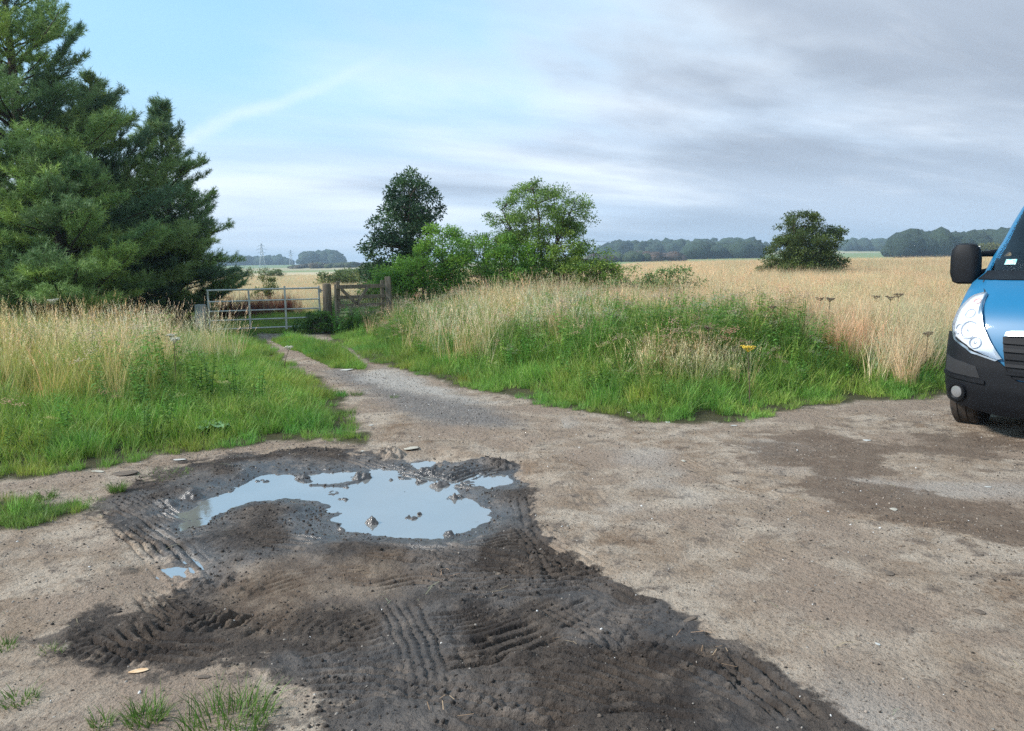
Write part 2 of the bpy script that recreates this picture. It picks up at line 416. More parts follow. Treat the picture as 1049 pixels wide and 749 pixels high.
def axis(lo, hi, a, b, step, g):
    mid = list(np.arange(a, b, step)); up = [mid[-1]]; s_ = step
    while up[-1] < hi: s_ = min(s_*g, 140); up.append(up[-1]+s_)
    dn = [mid[0]]; s_ = step
    while dn[-1] > lo: s_ = min(s_*g, 140); dn.append(dn[-1]-s_)
    return np.array(dn[1:][::-1]+mid+up[1:])
gxs = axis(-2900, 2900, -3.9, 3.4, .0092, 1.04); gys = axis(-100, 3100, 2.15, 6.6, .0092, 1.035)
GX, GY = np.meshgrid(gxs, gys)
H, GD, gmud, gwet, gbrn, gstrip, ggry = ground(GX, GY)
def hgt(x, y):
    """height of the built ground sheet"""
    x = np.asarray(x, float); y = np.asarray(y, float)
    i = np.clip(np.searchsorted(gxs, x)-1, 0, len(gxs)-2); j = np.clip(np.searchsorted(gys, y)-1, 0, len(gys)-2)
    tx = (x-gxs[i])/(gxs[i+1]-gxs[i]); ty = (y-gys[j])/(gys[j+1]-gys[j])
    return (H[j, i]*(1-tx)+H[j, i+1]*tx)*(1-ty)+(H[j+1, i]*(1-tx)+H[j+1, i+1]*tx)*ty

# ------------------------------------------------------------------ materials
def newmat(name):
    m = bpy.data.materials.new(name); m.use_nodes = True; t = m.node_tree
    return m, t, t.nodes['Principled BSDF']
def simple(name, col, rough=.5, metal=0, var=.0, scale=8, bump=0, spec=.5, coat=0, col2=None):
    m, t, p = newmat(name)
    p.inputs['Base Color'].default_value = (*col, 1); p.inputs['Roughness'].default_value = rough
    p.inputs['Metallic'].default_value = metal; p.inputs['Specular IOR Level'].default_value = spec
    p.inputs['Coat Weight'].default_value = coat; p.inputs['Coat Roughness'].default_value = .05
    tc_ = N(t, 'ShaderNodeTexCoord')
    if var > 0 or col2:
        n = noisen(t, tc_.outputs['Object'], scale, 6, .6)
        c2 = col2 or tuple(c*(1-var) for c in col)
        t.links.new(mixc(t, ramp(t, n, .35, .65), col, c2), p.inputs['Base Color'])
    if bump:
        n = noisen(t, tc_.outputs['Object'], scale*4, 5, .6)
        b = N(t, 'ShaderNodeBump'); b.inputs['Strength'].default_value = bump; b.inputs['Distance'].default_value = .01
        t.links.new(n, b.inputs['Height']); t.links.new(b.outputs[0], p.inputs['Normal'])
    return m
def leafmat(name, transl=.35, rough=.5, inst=False):
    m, t, p = newmat(name)
    a = N(t, 'ShaderNodeAttribute', attribute_name='col')
    c = a.outputs['Color']
    if inst:
        b = N(t, 'ShaderNodeAttribute', attribute_name='tint', attribute_type='INSTANCER')
        c = mixc(t, 1.0, c, b.outputs['Color'], 'MULTIPLY')
    t.links.new(c, p.inputs['Base Color']); p.inputs['Roughness'].default_value = rough
    p.inputs['Specular IOR Level'].default_value = .3
    tr_ = N(t, 'ShaderNodeBsdfTranslucent'); t.links.new(c, tr_.inputs[0])
    mx = N(t, 'ShaderNodeMixShader'); mx.inputs[0].default_value = transl
    t.links.new(p.outputs[0], mx.inputs[1]); t.links.new(tr_.outputs[0], mx.inputs[2])
    t.links.new(mx.outputs[0], t.nodes['Material Output'].inputs[0])
    return m
M_GRASS = leafmat('grass blades', .35, .55, True)
M_LEAF = leafmat('leaves', .35, .45)
M_NEEDLE = leafmat('needles', .15, .55)
M_BARK = simple('bark', (.10, .075, .055), .9, var=.5, scale=5, bump=.6)

# ground
mg, t, p = newmat('ground'); tcg = N(t, 'ShaderNodeTexCoord'); OBJ = tcg.outputs['Object']
def attr(n): return N(t, 'ShaderNodeAttribute', attribute_name=n).outputs['Fac']
A1 = noisen(t, OBJ, .9, 5, .6); A2 = noisen(t, OBJ, 6, 6, .65); A3 = noisen(t, OBJ, 40, 5, .7); A4 = noisen(t, OBJ, 2.4, 5, .6, .4)
dirt = mixc(t, ramp(t, A4, .36, .64), (.31, .232, .168), (.455, .372, .29))
dirt = mixc(t, ramp(t, A2, .50, .70), dirt, (.17, .135, .11))
A7 = noisen(t, OBJ, 1.3, 8, .68, .6)
dirt = mixc(t, ramp(t, A7, .52, .64, 0, .75), dirt, mixc(t, 1.0, dirt, (.62, .54, .48), 'MULTIPLY'))
dirt = mixc(t, ramp(t, A1, .47, .62), dirt, (.31, .235, .178))
dirt = mixc(t, mathn(t, 'MULTIPLY', attr('grey'), .85), dirt, mixc(t, ramp(t, A3, .4, .65), (.12, .108, .10), (.32, .30, .285)))
dirt = mixc(t, mathn(t, 'MULTIPLY', attr('pale'), .75), dirt, (.45, .42, .38))
sfv = N(t, 'ShaderNodeTexVoronoi'); sfv.inputs['Scale'].default_value = 26; t.links.new(OBJ, sfv.inputs['Vector'])
speck = ramp(t, sfv.outputs['Distance'], .17, .10)
scol = N(t, 'ShaderNodeSeparateColor'); t.links.new(sfv.outputs['Color'], scol.inputs[0])
spk = mathn(t, 'MULTIPLY', speck, ramp(t, scol.outputs[0], .72, .80))
g2 = N(t, 'ShaderNodeTexVoronoi'); g2.inputs['Scale'].default_value = 75; t.links.new(OBJ, g2.inputs['Vector'])
g2c = N(t, 'ShaderNodeSeparateColor'); t.links.new(g2.outputs['Color'], g2c.inputs[0])
dirt = mixc(t, mathn(t, 'MULTIPLY', ramp(t, g2.outputs['Distance'], .42, .25), ramp(t, g2c.outputs[0], .35, .6)), dirt, mixc(t, g2c.outputs[1], mixc(t, 1.0, dirt, (.52, .48, .44), 'MULTIPLY'), mixc(t, 1.0, dirt, (1.22, 1.22, 1.22), 'MULTIPLY')))
dirt = mixc(t, ramp(t, A3, .54, .68), dirt, mixc(t, 1.0, dirt, (.5, .45, .42), 'MULTIPLY'))
dirt = mixc(t, spk, dirt, mixc(t, scol.outputs[1], (.08, .065, .05), (.5, .47, .42)))
strp = mixc(t, ramp(t, A2, .4, .7), (.135, .094, .068), (.22, .163, .12))
mudc = mixc(t, ramp(t, A4, .35, .65), (.050, .041, .036), (.098, .078, .064))
mudc = mixc(t, ramp(t, A2, .50, .70), mudc, (.150, .118, .094))
mudc = mixc(t, ramp(t, A3, .52, .70), mudc, (.026, .021, .018))
brw = mixc(t, ramp(t, A2, .4, .65), (.14, .10, .072), (.25, .19, .14))
mudc = mixc(t, mathn(t, 'MULTIPLY', attr('brown'), .9), mudc, brw)
f = ramp(t, mathn(t, 'ADD', attr('strip'), mathn(t, 'MULTIPLY', mathn(t, 'SUBTRACT', A2, .5), 2.2)), .30, .85)
c = mixc(t, mathn(t, 'MULTIPLY', f, .85), dirt, strp)
f = ramp(t, mathn(t, 'ADD', attr('mud'), mathn(t, 'MULTIPLY', mathn(t, 'SUBTRACT', A2, .5), 2.2)), .30, .66)
c = mixc(t, f, c, mudc)
soil = mixc(t, A2, (.05, .055, .02), (.10, .085, .05))
c = mixc(t, attr('soil'), c, soil)
# fields far off: straw, with slow changes, and patchwork on the hills
A5 = noisen(t, OBJ, .02, 5, .6); A6 = noisen(t, OBJ, .35, 4, .6)
straw = mixc(t, ramp(t, A5, .35, .65), (.52, .43, .28), (.62, .53, .37)); straw = mixc(t, ramp(t, A6, .45, .7), straw, (.45, .37, .23))
vf = N(t, 'ShaderNodeTexVoronoi'); vf.inputs['Scale'].default_value = 1/260; t.links.new(OBJ, vf.inputs['Vector'])
vs = N(t, 'ShaderNodeSeparateColor'); t.links.new(vf.outputs['Color'], vs.inputs[0])
patch = mixc(t, ramp(t, vs.outputs[0], .45, .55), (.22, .27, .12), (.38, .34, .21))
fld = mixc(t, attr('hill'), straw, patch)
fld = mixc(t, attr('green'), fld, mixc(t, A6, (.10, .20, .035), (.16, .24, .06)))
c = mixc(t, attr('field'), c, fld)
t.links.new(c, p.inputs['Base Color'])
wetf = attr('wet')
rg = mathn(t, 'ADD', mathn(t, 'MULTIPLY', wetf, -.66), .92)
rg = mathn(t, 'ADD', rg, mathn(t, 'MULTIPLY', mathn(t, 'SUBTRACT', A3, .5), .25), None, True)
t.links.new(rg, p.inputs['Roughness'])
t.links.new(mathn(t, 'ADD', mathn(t, 'MULTIPLY', wetf, .85), .12), p.inputs['Specular IOR Level'])
bp = N(t, 'ShaderNodeBump'); bp.inputs['Strength'].default_value = .8; bp.inputs['Distance'].default_value = .035
hh = mathn(t, 'ADD', A3, mathn(t, 'MULTIPLY', A2, 1.6)); hh = mathn(t, 'ADD', hh, mathn(t, 'MULTIPLY', spk, .5))
t.links.new(hh, bp.inputs['Height']); t.links.new(bp.outputs[0], p.inputs['Normal'])
t.links.new(mathn(t, 'ADD', mathn(t, 'MULTIPLY', wetf, -.45), .85), bp.inputs['Strength'])

ny, nx = GX.shape
idx = np.arange(ny*nx).reshape(ny, nx)
F = np.stack([idx[:-1, :-1], idx[:-1, 1:], idx[1:, 1:], idx[1:, :-1]], -1).reshape(-1, 4)
me = npmesh('ground', np.stack([GX, GY, H], -1).reshape(-1, 3), [F], mg, smooth=True)
def setattr_f(me, name, a):
    at = me.attributes.new(name, 'FLOAT', 'POINT'); at.data.foreach_set('value', np.asarray(a, np.float32).ravel())
PALE = gpl([(362,384),(392,378),(430,390),(462,404),(500,412),(480,414),(430,402),(395,396)])
pale = np.zeros(GX.shape); nn = (np.abs(GX) < 20) & (GY > 1) & (GY < 40)
pale[nn] = 1-ss(sdf(GX[nn], GY[nn], PALE)+fbm(GX[nn], GY[nn], 2, 3, 5)*.5, -.2, .3)
pale += .55*np.where(nn, ss(fbm(GX, GY, .8, 3, 95), .04, .2)*(GX > .5), 0)
setattr_f(me, 'mud', gmud); setattr_f(me, 'wet', gwet); setattr_f(me, 'brown', gbrn); setattr_f(me, 'strip', gstrip)
setattr_f(me, 'grey', ggry); setattr_f(me, 'pale', np.clip(pale, 0, 1))
setattr_f(me, 'soil', ss(GD+fbm(GX, GY, 7, 2, 97)*.2, -.04, .12))
fieldm = ss(np.hypot(GX, GY), 14, 26)*ss(GD, .3, 1.5)
setattr_f(me, 'field', fieldm)
setattr_f(me, 'hill', ss(GY, 220, 330))
gx_ = (1-ss(GX, -1.6, .5))*ss(GY, 17, 18.5)*(1-ss(GY+fbm(GX, GY, .3, 2, 99)*8, 26, 36))
setattr_f(me, 'green', np.clip(gx_, 0, 1))
g = link('ground', me); g['kind'] = 'structure'

# puddle water
mw, t, p = newmat('puddle water'); tcw = N(t, 'ShaderNodeTexCoord')
nw = noisen(t, tcw.outputs['Object'], 2.2, 4, .5)
t.links.new(mixc(t, nw, (.17, .165, .152), (.26, .25, .23)), p.inputs['Base Color'])
p.inputs['Roughness'].default_value = .035; p.inputs['IOR'].default_value = 3.3; p.inputs['Specular IOR Level'].default_value = .75
nb = noisen(t, tcw.outputs['Object'], 9, 3, .5); b = N(t, 'ShaderNodeBump'); b.inputs['Strength'].default_value = .03; b.inputs['Distance'].default_value = .01
t.links.new(nb, b.inputs['Height']); t.links.new(b.outputs[0], p.inputs['Normal'])
wx = np.linspace(-2.7, .45, 64); wy = np.linspace(3.3, 6.8, 64); WX, WY = np.meshgrid(wx, wy)
keep = sdmin(WX, WY, POOLS, 1.0) < .35
wi = np.arange(WX.size).reshape(WX.shape)
Fw = np.stack([wi[:-1, :-1], wi[:-1, 1:], wi[1:, 1:], wi[1:, :-1]], -1)
kf = keep[:-1, :-1] | keep[1:, 1:]
me = npmesh('puddle_water', np.stack([WX, WY, np.full(WX.shape, WL)], -1).reshape(-1, 3), [Fw[kf]], mw, smooth=True)
link('puddle_water', me, kind='structure')

# ------------------------------------------------------------------ haze
mh = bpy.data.materials.new('haze'); mh.use_nodes = True; t = mh.node_tree; t.nodes.clear()
pv = N(t, 'ShaderNodeVolumePrincipled'); pv.inputs['Color'].default_value = (.62, .82, 1, 1); pv.inputs['Density'].default_value = .00042
mo = N(t, 'ShaderNodeOutputMaterial'); t.links.new(pv.outputs[0], mo.inputs['Volume'])
x0, x1, y0, y1, z0, z1 = -3300, 3300, -350, 3400, float(H.min())-1.0, 62
b = MB(); b.box(((x0+x1)/2, (y0+y1)/2, (z0+z1)/2), (x1-x0, y1-y0, z1-z0))
hz = b.build('haze', mh); hz['kind'] = 'stuff'; hz['label'] = 'thin bluish summer haze over the far fields'; hz['category'] = 'haze'

# ------------------------------------------------------------------ grass kinds
def blades(n, hmin, hmax, wid, spread, lean, cols, segs=4, head=None, curl=.5, rng=R):
    """one tuft: ribbons from a small foot, bending outwards"""
    vs, fs, cs = [], [], []
    c0 = 0
    for i in range(n):
        a = rng.uniform(0, 2*math.pi); r = spread*math.sqrt(rng.uniform()); bx, by = r*math.cos(a), r*math.sin(a)
        da = a+rng.normal(0, .8); dx, dy = math.cos(da), math.sin(da)
        h = rng.uniform(hmin, hmax); L = lean*rng.uniform(.3, 1.3)*h; w = wid*rng.uniform(.7, 1.2)
        ta = rng.uniform(0, 2*math.pi); wx_, wy_ = math.cos(ta), math.sin(ta)
        col = np.array(cols[rng.integers(len(cols))])*rng.uniform(.75, 1.25)
        droop = rng.uniform(0, curl)
        for k in range(segs+1):
            s_ = k/segs; z = h*(s_-droop*.5*s_**3); o = L*s_**2
            ww = w*(1-s_**1.5)*.5+.0004
            x, y = bx+dx*o, by+dy*o
            vs += [(x-wx_*ww, y-wy_*ww, z-.02), (x+wx_*ww, y+wy_*ww, z-.02)]; cs += [col, col]
        for k in range(segs): fs.append((c0+2*k, c0+2*k+1, c0+2*k+3, c0+2*k+2))
        c0 += 2*(segs+1)
        if head and rng.uniform() < head['p']:
            hc = np.array(head['col'])*rng.uniform(.75, 1.25); hl = head['len']*rng.uniform(.7, 1.2)
            top = np.array([x, y, z-.02]); d = np.array([dx*L*1.2, dy*L*1.2, h*.8]); d /= np.linalg.norm(d)
            m_ = head.get('n', 10)
            for q in range(m_):
                s_ = q/m_; bpnt = top-d*hl*.25+d*hl*s_
                an = rng.uniform(0, 6.28); out_ = np.array([math.cos(an), math.sin(an), .9]); out_ /= np.linalg.norm(out_)
                l = head['w']*(1-.7*s_)*rng.uniform(.5, 1.2); sw = head.get('sw', .003)
                e = bpnt+out_*l; sx = np.array([-math.sin(an), math.cos(an), 0])*sw
                mid = (bpnt+e)/2
                vs += [tuple(bpnt), tuple(mid+sx), tuple(e), tuple(mid-sx)]; cs += [hc]*4
                fs.append((c0, c0+1, c0+2, c0+3)); c0 += 4
    return np.array(vs), np.array(fs), np.array(cs)
def weed(h, cols, n=16, leaf=.07, stems=3, flower=None, rng=R):
    vs, fs, cs = [], [], []; c0 = 0
    for s_ in range(stems):
        a = rng.uniform(0, 6.28); r = .06*rng.uniform(); lx, ly = rng.normal(0, .12, 2)*h; hh_ = h*rng.uniform(.7, 1.1)
        bx, by = r*math.cos(a), r*math.sin(a); col = np.array(cols[0])*.9
        P = [np.array([bx+lx*t_**1.5, by+ly*t_**1.5, hh_*t_]) for t_ in np.linspace(0, 1, 5)]
        for k in range(5):
            w = .004*(1-k*.15); vs += [tuple(P[k]+[-w, 0, 0]), tuple(P[k]+[w, 0, 0])]; cs += [col, col]
        for k in range(4): fs.append((c0+2*k, c0+2*k+1, c0+2*k+3, c0+2*k+2))
        c0 += 10
        for i in range(n):
            t_ = .12+.88*i/n; k = min(int(t_*4), 3); q = P[k]+(P[k+1]-P[k])*(t_*4-k)
            an = i*2.4+rng.normal(0, .4); d = np.array([math.cos(an), math.sin(an), rng.uniform(-.25, .6)]); d /= np.linalg.norm(d)
            sd_ = np.cross(d, [0, 0, 1]); sd_ /= np.linalg.norm(sd_)+1e-6
            l = leaf*rng.uniform(.6, 1.2)*(1.25-.7*t_); w = l*.26
            cc = np.array(cols[rng.integers(len(cols))])*rng.uniform(.8, 1.25)
            vs += [tuple(q), tuple(q+d*l*.45+sd_*w), tuple(q+d*l-np.array([0, 0, .25*l])), tuple(q+d*l*.45-sd_*w)]; cs += [cc]*4
            fs.append((c0, c0+1, c0+2, c0+3)); c0 += 4
        if flower:
            for i in range(22):
                q = P[4]+rng.normal(0, flower[1], 3)*[1, 1, .35]; sz = flower[2]; cc = np.array(flower[0])*rng.uniform(.8, 1.15)
                vs += [tuple(q+[-sz, 0, 0]), tuple(q+[0, -sz, sz*.5]), tuple(q+[sz, 0, 0]), tuple(q+[0, sz, sz*.4])]; cs += [cc]*4
                fs.append((c0, c0+1, c0+2, c0+3)); c0 += 4
    return np.array(vs), np.array(fs), np.array(cs)
G1, G2, G3, G4 = (.15, .275, .045), (.205, .33, .065), (.095, .19, .04), (.27, .34, .11)
ST1, ST2, ST3 = (.62, .50, .29), (.72, .60, .38), (.48, .37, .20)
KINDS = {
 'short_grass': [blades(34, .05, .17, .006, .07, .55, [G1, G2, G2, G4], 3) for _ in range(4)],
 'tall_grass': [blades(34, .28, .66, .008, .09, .42, [G1, G2, G3, G4], 4, curl=.8) for _ in range(5)],
 'seed_grass': [np.array([0])]*0 or [blades(13, .55, 1.0, .0042, .09, .30, [ST1, ST2, (.38, .36, .15)], 4, {'p': .8, 'col': c_, 'len': .17, 'w': .035, 'n': 12, 'sw': .004}, .3)
                for c_ in ((.64, .53, .34), (.56, .44, .30), (.70, .60, .40), (.50, .38, .28))],
 'dry_grass': [blades(46, .30, .78, .005, .12, .34, [ST1, ST2, ST3, ST1], 3, {'p': .25, 'col': (.52, .40, .22), 'len': .12, 'w': .022, 'n': 7, 'sw': .005}, .5) for _ in range(5)],
 'leafy_weed': [weed(.62, [(.085, .17, .035), (.12, .22, .05), (.15, .24, .06)], 20, .085, 4) for _ in range(3)] + [weed(.7, [(.10, .18, .05)], 14, .06, 3, ((.42, .30, .28), .045, .012)), weed(.62, [(.12, .2, .05)], 14, .05, 3, ((.42, .40, .22), .03, .008))],
 'red_dock': [weed(1.0, [(.16, .045, .025), (.22, .075, .04), (.12, .04, .02)], 46, .06, 3) for _ in range(3)],
}
LIB = {}
for nm, lst in KINDS.items():
    cl = bpy.data.collections.new(nm+' kinds')
    for i, (v_, f_, c_) in enumerate(lst):
        o = bpy.data.objects.new('%s_%02d' % (nm, i), npmesh(nm, v_, [f_], M_GRASS, c_)); cl.objects.link(o)
    LIB[nm] = (cl, len(lst))
def scatter(name, lib, x, y, scl, tint, label, cat, lean=.12, z=None, kind='stuff', rng=R):
    n = len(x)
    me = bpy.data.meshes.new(name); me.vertices.add(n)
    zz = hgt(x, y) if z is None else z
    me.vertices.foreach_set('co', np.stack([x, y, zz], -1).astype(np.float32).ravel())
    rot = np.stack([rng.normal(0, lean, n), rng.normal(0, lean, n), rng.uniform(0, 6.283, n)], -1)
    def va(nm, a):
        at = me.attributes.new(nm, 'FLOAT_VECTOR', 'POINT'); at.data.foreach_set('vector', a.astype(np.float32).ravel())
    va('rot', rot)
    scl = np.asarray(scl); s3 = scl if scl.ndim == 2 else np.repeat(scl[:, None], 3, 1)
    va('scl', s3); va('tint', np.asarray(tint))
    at = me.attributes.new('pick', 'INT', 'POINT'); at.data.foreach_set('value', rng.integers(0, LIB[lib][1], n).astype(np.int32))
    o = link(name, me, label=label, cat=cat, kind=kind)
    ng = bpy.data.node_groups.new(name, 'GeometryNodeTree')
    ng.interface.new_socket('Geometry', in_out='INPUT', socket_type='NodeSocketGeometry')
    ng.interface.new_socket('Geometry', in_out='OUTPUT', socket_type='NodeSocketGeometry')
    gi = ng.nodes.new('NodeGroupInput'); go = ng.nodes.new('NodeGroupOutput'); ip = ng.nodes.new('GeometryNodeInstanceOnPoints')
    ci = ng.nodes.new('GeometryNodeCollectionInfo'); ci.inputs['Collection'].default_value = LIB[lib][0]
    ci.inputs['Separate Children'].default_value = True; ci.inputs['Reset Children'].default_value = True
    def na(nm, ty):
        q = ng.nodes.new('GeometryNodeInputNamedAttribute'); q.data_type = ty; q.inputs['Name'].default_value = nm
        return q.outputs['Attribute']
    L = ng.links.new
    L(gi.outputs[0], ip.inputs['Points']); L(ci.outputs[0], ip.inputs['Instance']); ip.inputs['Pick Instance'].default_value = True
    L(na('pick', 'INT'), ip.inputs['Instance Index']); L(na('scl', 'FLOAT_VECTOR'), ip.inputs['Scale'])
    rr = ng.nodes.new('FunctionNodeEulerToRotation'); L(na('rot', 'FLOAT_VECTOR'), rr.inputs[0]); L(rr.outputs[0], ip.inputs['Rotation'])
    L(ip.outputs[0], go.inputs[0])
    md = o.modifiers.new('scatter', 'NODES'); md.node_group = ng
    return o
def pts(x0, x1, y0, y1, dens, rng=R):
    n = int((x1-x0)*(y1-y0)*dens); return rng.uniform(x0, x1, n), rng.uniform(y0, y1, n)
def vis(x, y, m=1.5): return (np.abs(x) < .70*y+m)

GATE_Y = 19.6
def lefty(x, y): return x < -1.2-(y-6)*.18 if False else (x < xat(338, 1)*y*.985)
def strawbits(n, rng=R):
    vs, fs, cs = [], [], []
    for i in range(n):
        a = rng.uniform(0, 6.28); l = rng.uniform(.015, .06); x0_, y0_ = rng.normal(0, .05, 2); d = np.array([math.cos(a), math.sin(a), rng.uniform(-.05, .15)]); w = np.array([-d[1], d[0], 0])*.0012
        p0 = np.array([x0_, y0_, .004]); c0 = len(vs); vs += [tuple(p0-w), tuple(p0+w), tuple(p0+d*l+w), tuple(p0+d*l-w)]; fs.append((c0, c0+1, c0+2, c0+3))
        cs += [np.array(((.45, .36, .22), (.10, .07, .05), (.30, .22, .13))[rng.integers(3)])]*4
    return np.array(vs), np.array(fs), np.array(cs)
cl = bpy.data.collections.new('straw bits kinds')
for i in range(3):
    v_, f_, c_ = strawbits(5); cl.objects.link(bpy.data.objects.new('straw_bits_%02d' % i, npmesh('straw_bits', v_, [f_], M_GRASS, c_)))
LIB['straw_bits'] = (cl, 3)
# ---- verge: measured from the bare ground; D grows into the grass
def zone_points(dens, x0, x1, y0, y1):
    x, y = pts(x0, x1, y0, y1, dens); k = vis(x, y); x, y = x[k], y[k]
    D = bare_d(x, y); return x, y, D
def tints(x, y, base, amp=.25, s=0, rng=R):
    n = fbm(x, y, .9, 3, 200+s)[:, None]*amp*3+1; q = fbm(x, y, 2.8, 2, 230+s)
    c = np.array(base)[None, :]*n*rng.uniform(.82, 1.18, (len(x), 1))
    c[:, 0] *= 1+q*.9
    return np.clip(c, .05, 3)
def infield(x, y):   # the pasture right beyond the metal gate
    return (y > GATE_Y-.6) & (x < -3.2) 
def is_left(x, y): return x < -(.16+.075*ss(y, 8, 12))*y-.25
def dthr(x, y): return 5.0-4.3*ss(x/np.maximum(y, 1), .20, .50)+fbm(x, y, .8, 3, 350)*1.6
def verge(side):
    big = (-13, -1.0, 4.5, 21) if side == 'left' else (-6, 17, 5.5, 26)
    def sel(x, y, D):
        l = is_left(x, y) & (y < GATE_Y-.4)
        return (l if side == 'left' else (~is_left(x, y) & (x > -.233*y+.0))) & (D > .0)
    where = 'left of the track' if side == 'left' else 'right of the track'
    # short green margin
    x, y, D = zone_points(170 if side == 'left' else 150, *big); k = sel(x, y, D) & (D < (3.6 if side == 'left' else 1.7)) & (D > .02); x, y, D = x[k], y[k], D[k]
    tuftn = ss(fbm(x, y, 2.5, 3, 300), -.18, .06); k = R.uniform(size=len(x)) < np.clip(tuftn*.9+.2*ss(D, .2, .5), .05, 1); x, y, D = x[k], y[k], D[k]
    sc = (.55+1.0*ss(D, .0, .8))*R.uniform(.7, 1.35, len(x))
    scatter('short_grass', 'short_grass', x, y, sc, tints(x, y, (1.15, 1.18, 1.0), .22, 1), 'short bright green grass edging the bank ' + where, 'grass', .2)
    # tall green
    x, y, D = zone_points(38, *big); k = sel(x, y, D) & (D > .35); x, y, D = x[k], y[k], D[k]
    sc = (.35+.75*(ss(D, .9, 3.3) if side == 'left' else ss(D, .3, 1.9)))*R.uniform(.75, 1.25, len(x))
    dry = (ss(D+fbm(x, y, .8, 3, 310)*2, 1.4, 3.4)*(1-.75*ss(x+fbm(x, y, 1, 2, 341), .5, 1.8)))[:, None]
    tn = tints(x, y, (1.2, 1.15, 1.0), .22, 2)*(1-dry)+tints(x, y, (2.3, 1.5, 2.0), .25, 3)*dry
    fl = (x > 0)*ss(D-dthr(x, y), -.3, .5)
    k = R.uniform(size=len(x)) > fl*.9
    scatter('tall_grass', 'tall_grass', x[k], y[k], sc[k], tn[k], 'tall green grass on the bank ' + where, 'grass', .14)
    # seeding stalks
    x, y, D = zone_points(26, *big); k = sel(x, y, D) & (D > 1.1); x, y, D = x[k], y[k], D[k]
    dn = ss(fbm(x, y, .7, 3, 320), -.22, .18)*(ss(D, 1.7, 3.3) if side == 'left' else ss(D, 1.0, 2.4)); k = R.uniform(size=len(x)) < dn*(.95 if side == 'left' else .8)*(1-.8*ss(x+fbm(x, y, 1, 2, 340), .5, 1.8)); x, y, D = x[k], y[k], D[k]
    scatter('seeding_grass', 'seed_grass', x, y, (.72+.34*ss(D, 1, 3.5))*R.uniform(.8, 1.18, len(x)), tints(x, y, (1.25, 1.14, .86) if side == 'left' else (1.1, 1.08, .95), .15, 4),
            'straw coloured seeding grass stalks on the bank ' + where, 'grass', .13)
    # leafy weeds
    x, y, D = zone_points(26, *big); k = sel(x, y, D) & (D > .6); x, y, D = x[k], y[k], D[k]
    m = ss(fbm(x, y, .6, 3, 330), -.02, .16) if side == 'left' else np.maximum(ss(fbm(x, y, .6, 3, 330), -.12, .12), 1.0*ss(x, .2, 1.6))*(1-(x > 0)*ss(D-dthr(x, y), -.5, .4))
    k = R.uniform(size=len(x)) < m*(.35 if side == 'left' else .95); x, y, D = x[k], y[k], D[k]
    scatter('leafy_weed', 'leafy_weed', x, y, (.55+.55*ss(D, .5, 2))*R.uniform(.75, 1.2, len(x)), tints(x, y, (1.3, 1.35, 1.0), .25, 5),
            'leafy green nettles and weeds among the grass ' + where, 'weeds', .1)
verge('left'); verge('right')
# grass strip between the wheel tracks and the worn patch at far left
x, y = pts(-9, 0, 3.5, 20, 260); D = sdf(x, y, ISLAND)+fbm(x, y, 1.6, 4, 11)*.12; k = D < 0; x, y, D = x[k], y[k], D[k]
scatter('strip_grass', 'short_grass', x, y, (.6+.8*ss(-D, 0, .3))*R.uniform(.7, 1.3, len(x)), tints(x, y, (1, 1.15, .9), .2, 7), 'low grass strip between the two wheel tracks', 'grass', .2)
x, y = pts(-5, -1, 3, 6, 330); D = sdf(x, y, PATCH)+fbm(x, y, 3, 3, 12)*.3; k = D < 0; x, y, D = x[k], y[k], D[k]
scatter('worn_grass', 'short_grass', x, y, .55*R.uniform(.6, 1.3, len(x)), tints(x, y, (1.05, .95, 1.05), .2, 8), 'worn grey green grass at the left edge of the mud', 'grass', .25)
# straw clump on the right bank
cx, cy = gp(690, 408)
x = np.concatenate([R.normal(cx+.0, .30, 90), R.normal(cx+.5, .25, 30)]); y = np.concatenate([R.normal(cy+.25, .22, 90), R.normal(cy+.3, .2, 30)])
scatter('dry_grass_clump', 'seed_grass', x, y, R.uniform(.5, .75, len(x)), tints(x, y, (1.35, 1.35, 1.2), .1, 9), 'pale dry grass clump at the front of the right bank', 'dry grass', .25)
for px_, py_, n_, sp_, sc0, lb in ((455, 372, 60, .5, .95, 'pale stalks leaning over the right bank near the wooden gate'), (520, 385, 70, .6, 1.0, 'pale tall stalks in the middle of the right bank'), (70, 400, 90, .8, 1.0, 'pale stalks crowded in the left bank near the left edge'),
        (585, 388, 30, .4, .95, 'pale tall stalks right of the middle of the right bank'), (170, 385, 60, .7, 1.0, 'pale stalks in the far part of the left bank')):
    cx, cy = gp(px_, py_); x = R.normal(cx, sp_, n_); y = R.normal(cy+1.0, sp_*.6, n_); k = bare_d(x, y) > .7; x, y = x[k], y[k]
    scatter('pale_stalks', 'seed_grass', x, y, sc0*R.uniform(.8, 1.15, len(x)), tints(x, y, (1.35, 1.35, 1.35), .1, 19), lb, 'dry grass', .16)
# dry field on the right, out to the horizon
xs_, ys_, sc_ = [], [], []
for y0_, y1_, dn, s_ in ((6, 16, 34, .95), (16, 32, 20, 1.05), (32, 60, 7, 1.35), (60, 110, 2.4, 1.7), (110, 190, .8, 2.0)):
    x, y = pts(-.2*y0_, .75*y1_+2, y0_, y1_, dn*1.25); k = vis(x, y) & (x < .75*y+2); x, y = x[k], y[k]
    D = bare_d(x, y) if y0_ < 30 else np.full(len(x), 9.0)
    f_ = np.maximum((x > .12*y)*ss(D-dthr(x, y), -.35, .35), ss(y+fbm(x, y, .3, 2, 401)*4, 17, 22)*(x > -.19*y))
    k = (R.uniform(size=len(x)) < f_) & (D > .5); x, y = x[k], y[k]
    xs_.append(x); ys_.append(y); a = R.uniform(.8, 1.2, len(x)); sc_.append(np.stack([a*s_, a*s_, a*(1.0+.15*(s_-1))], -1))
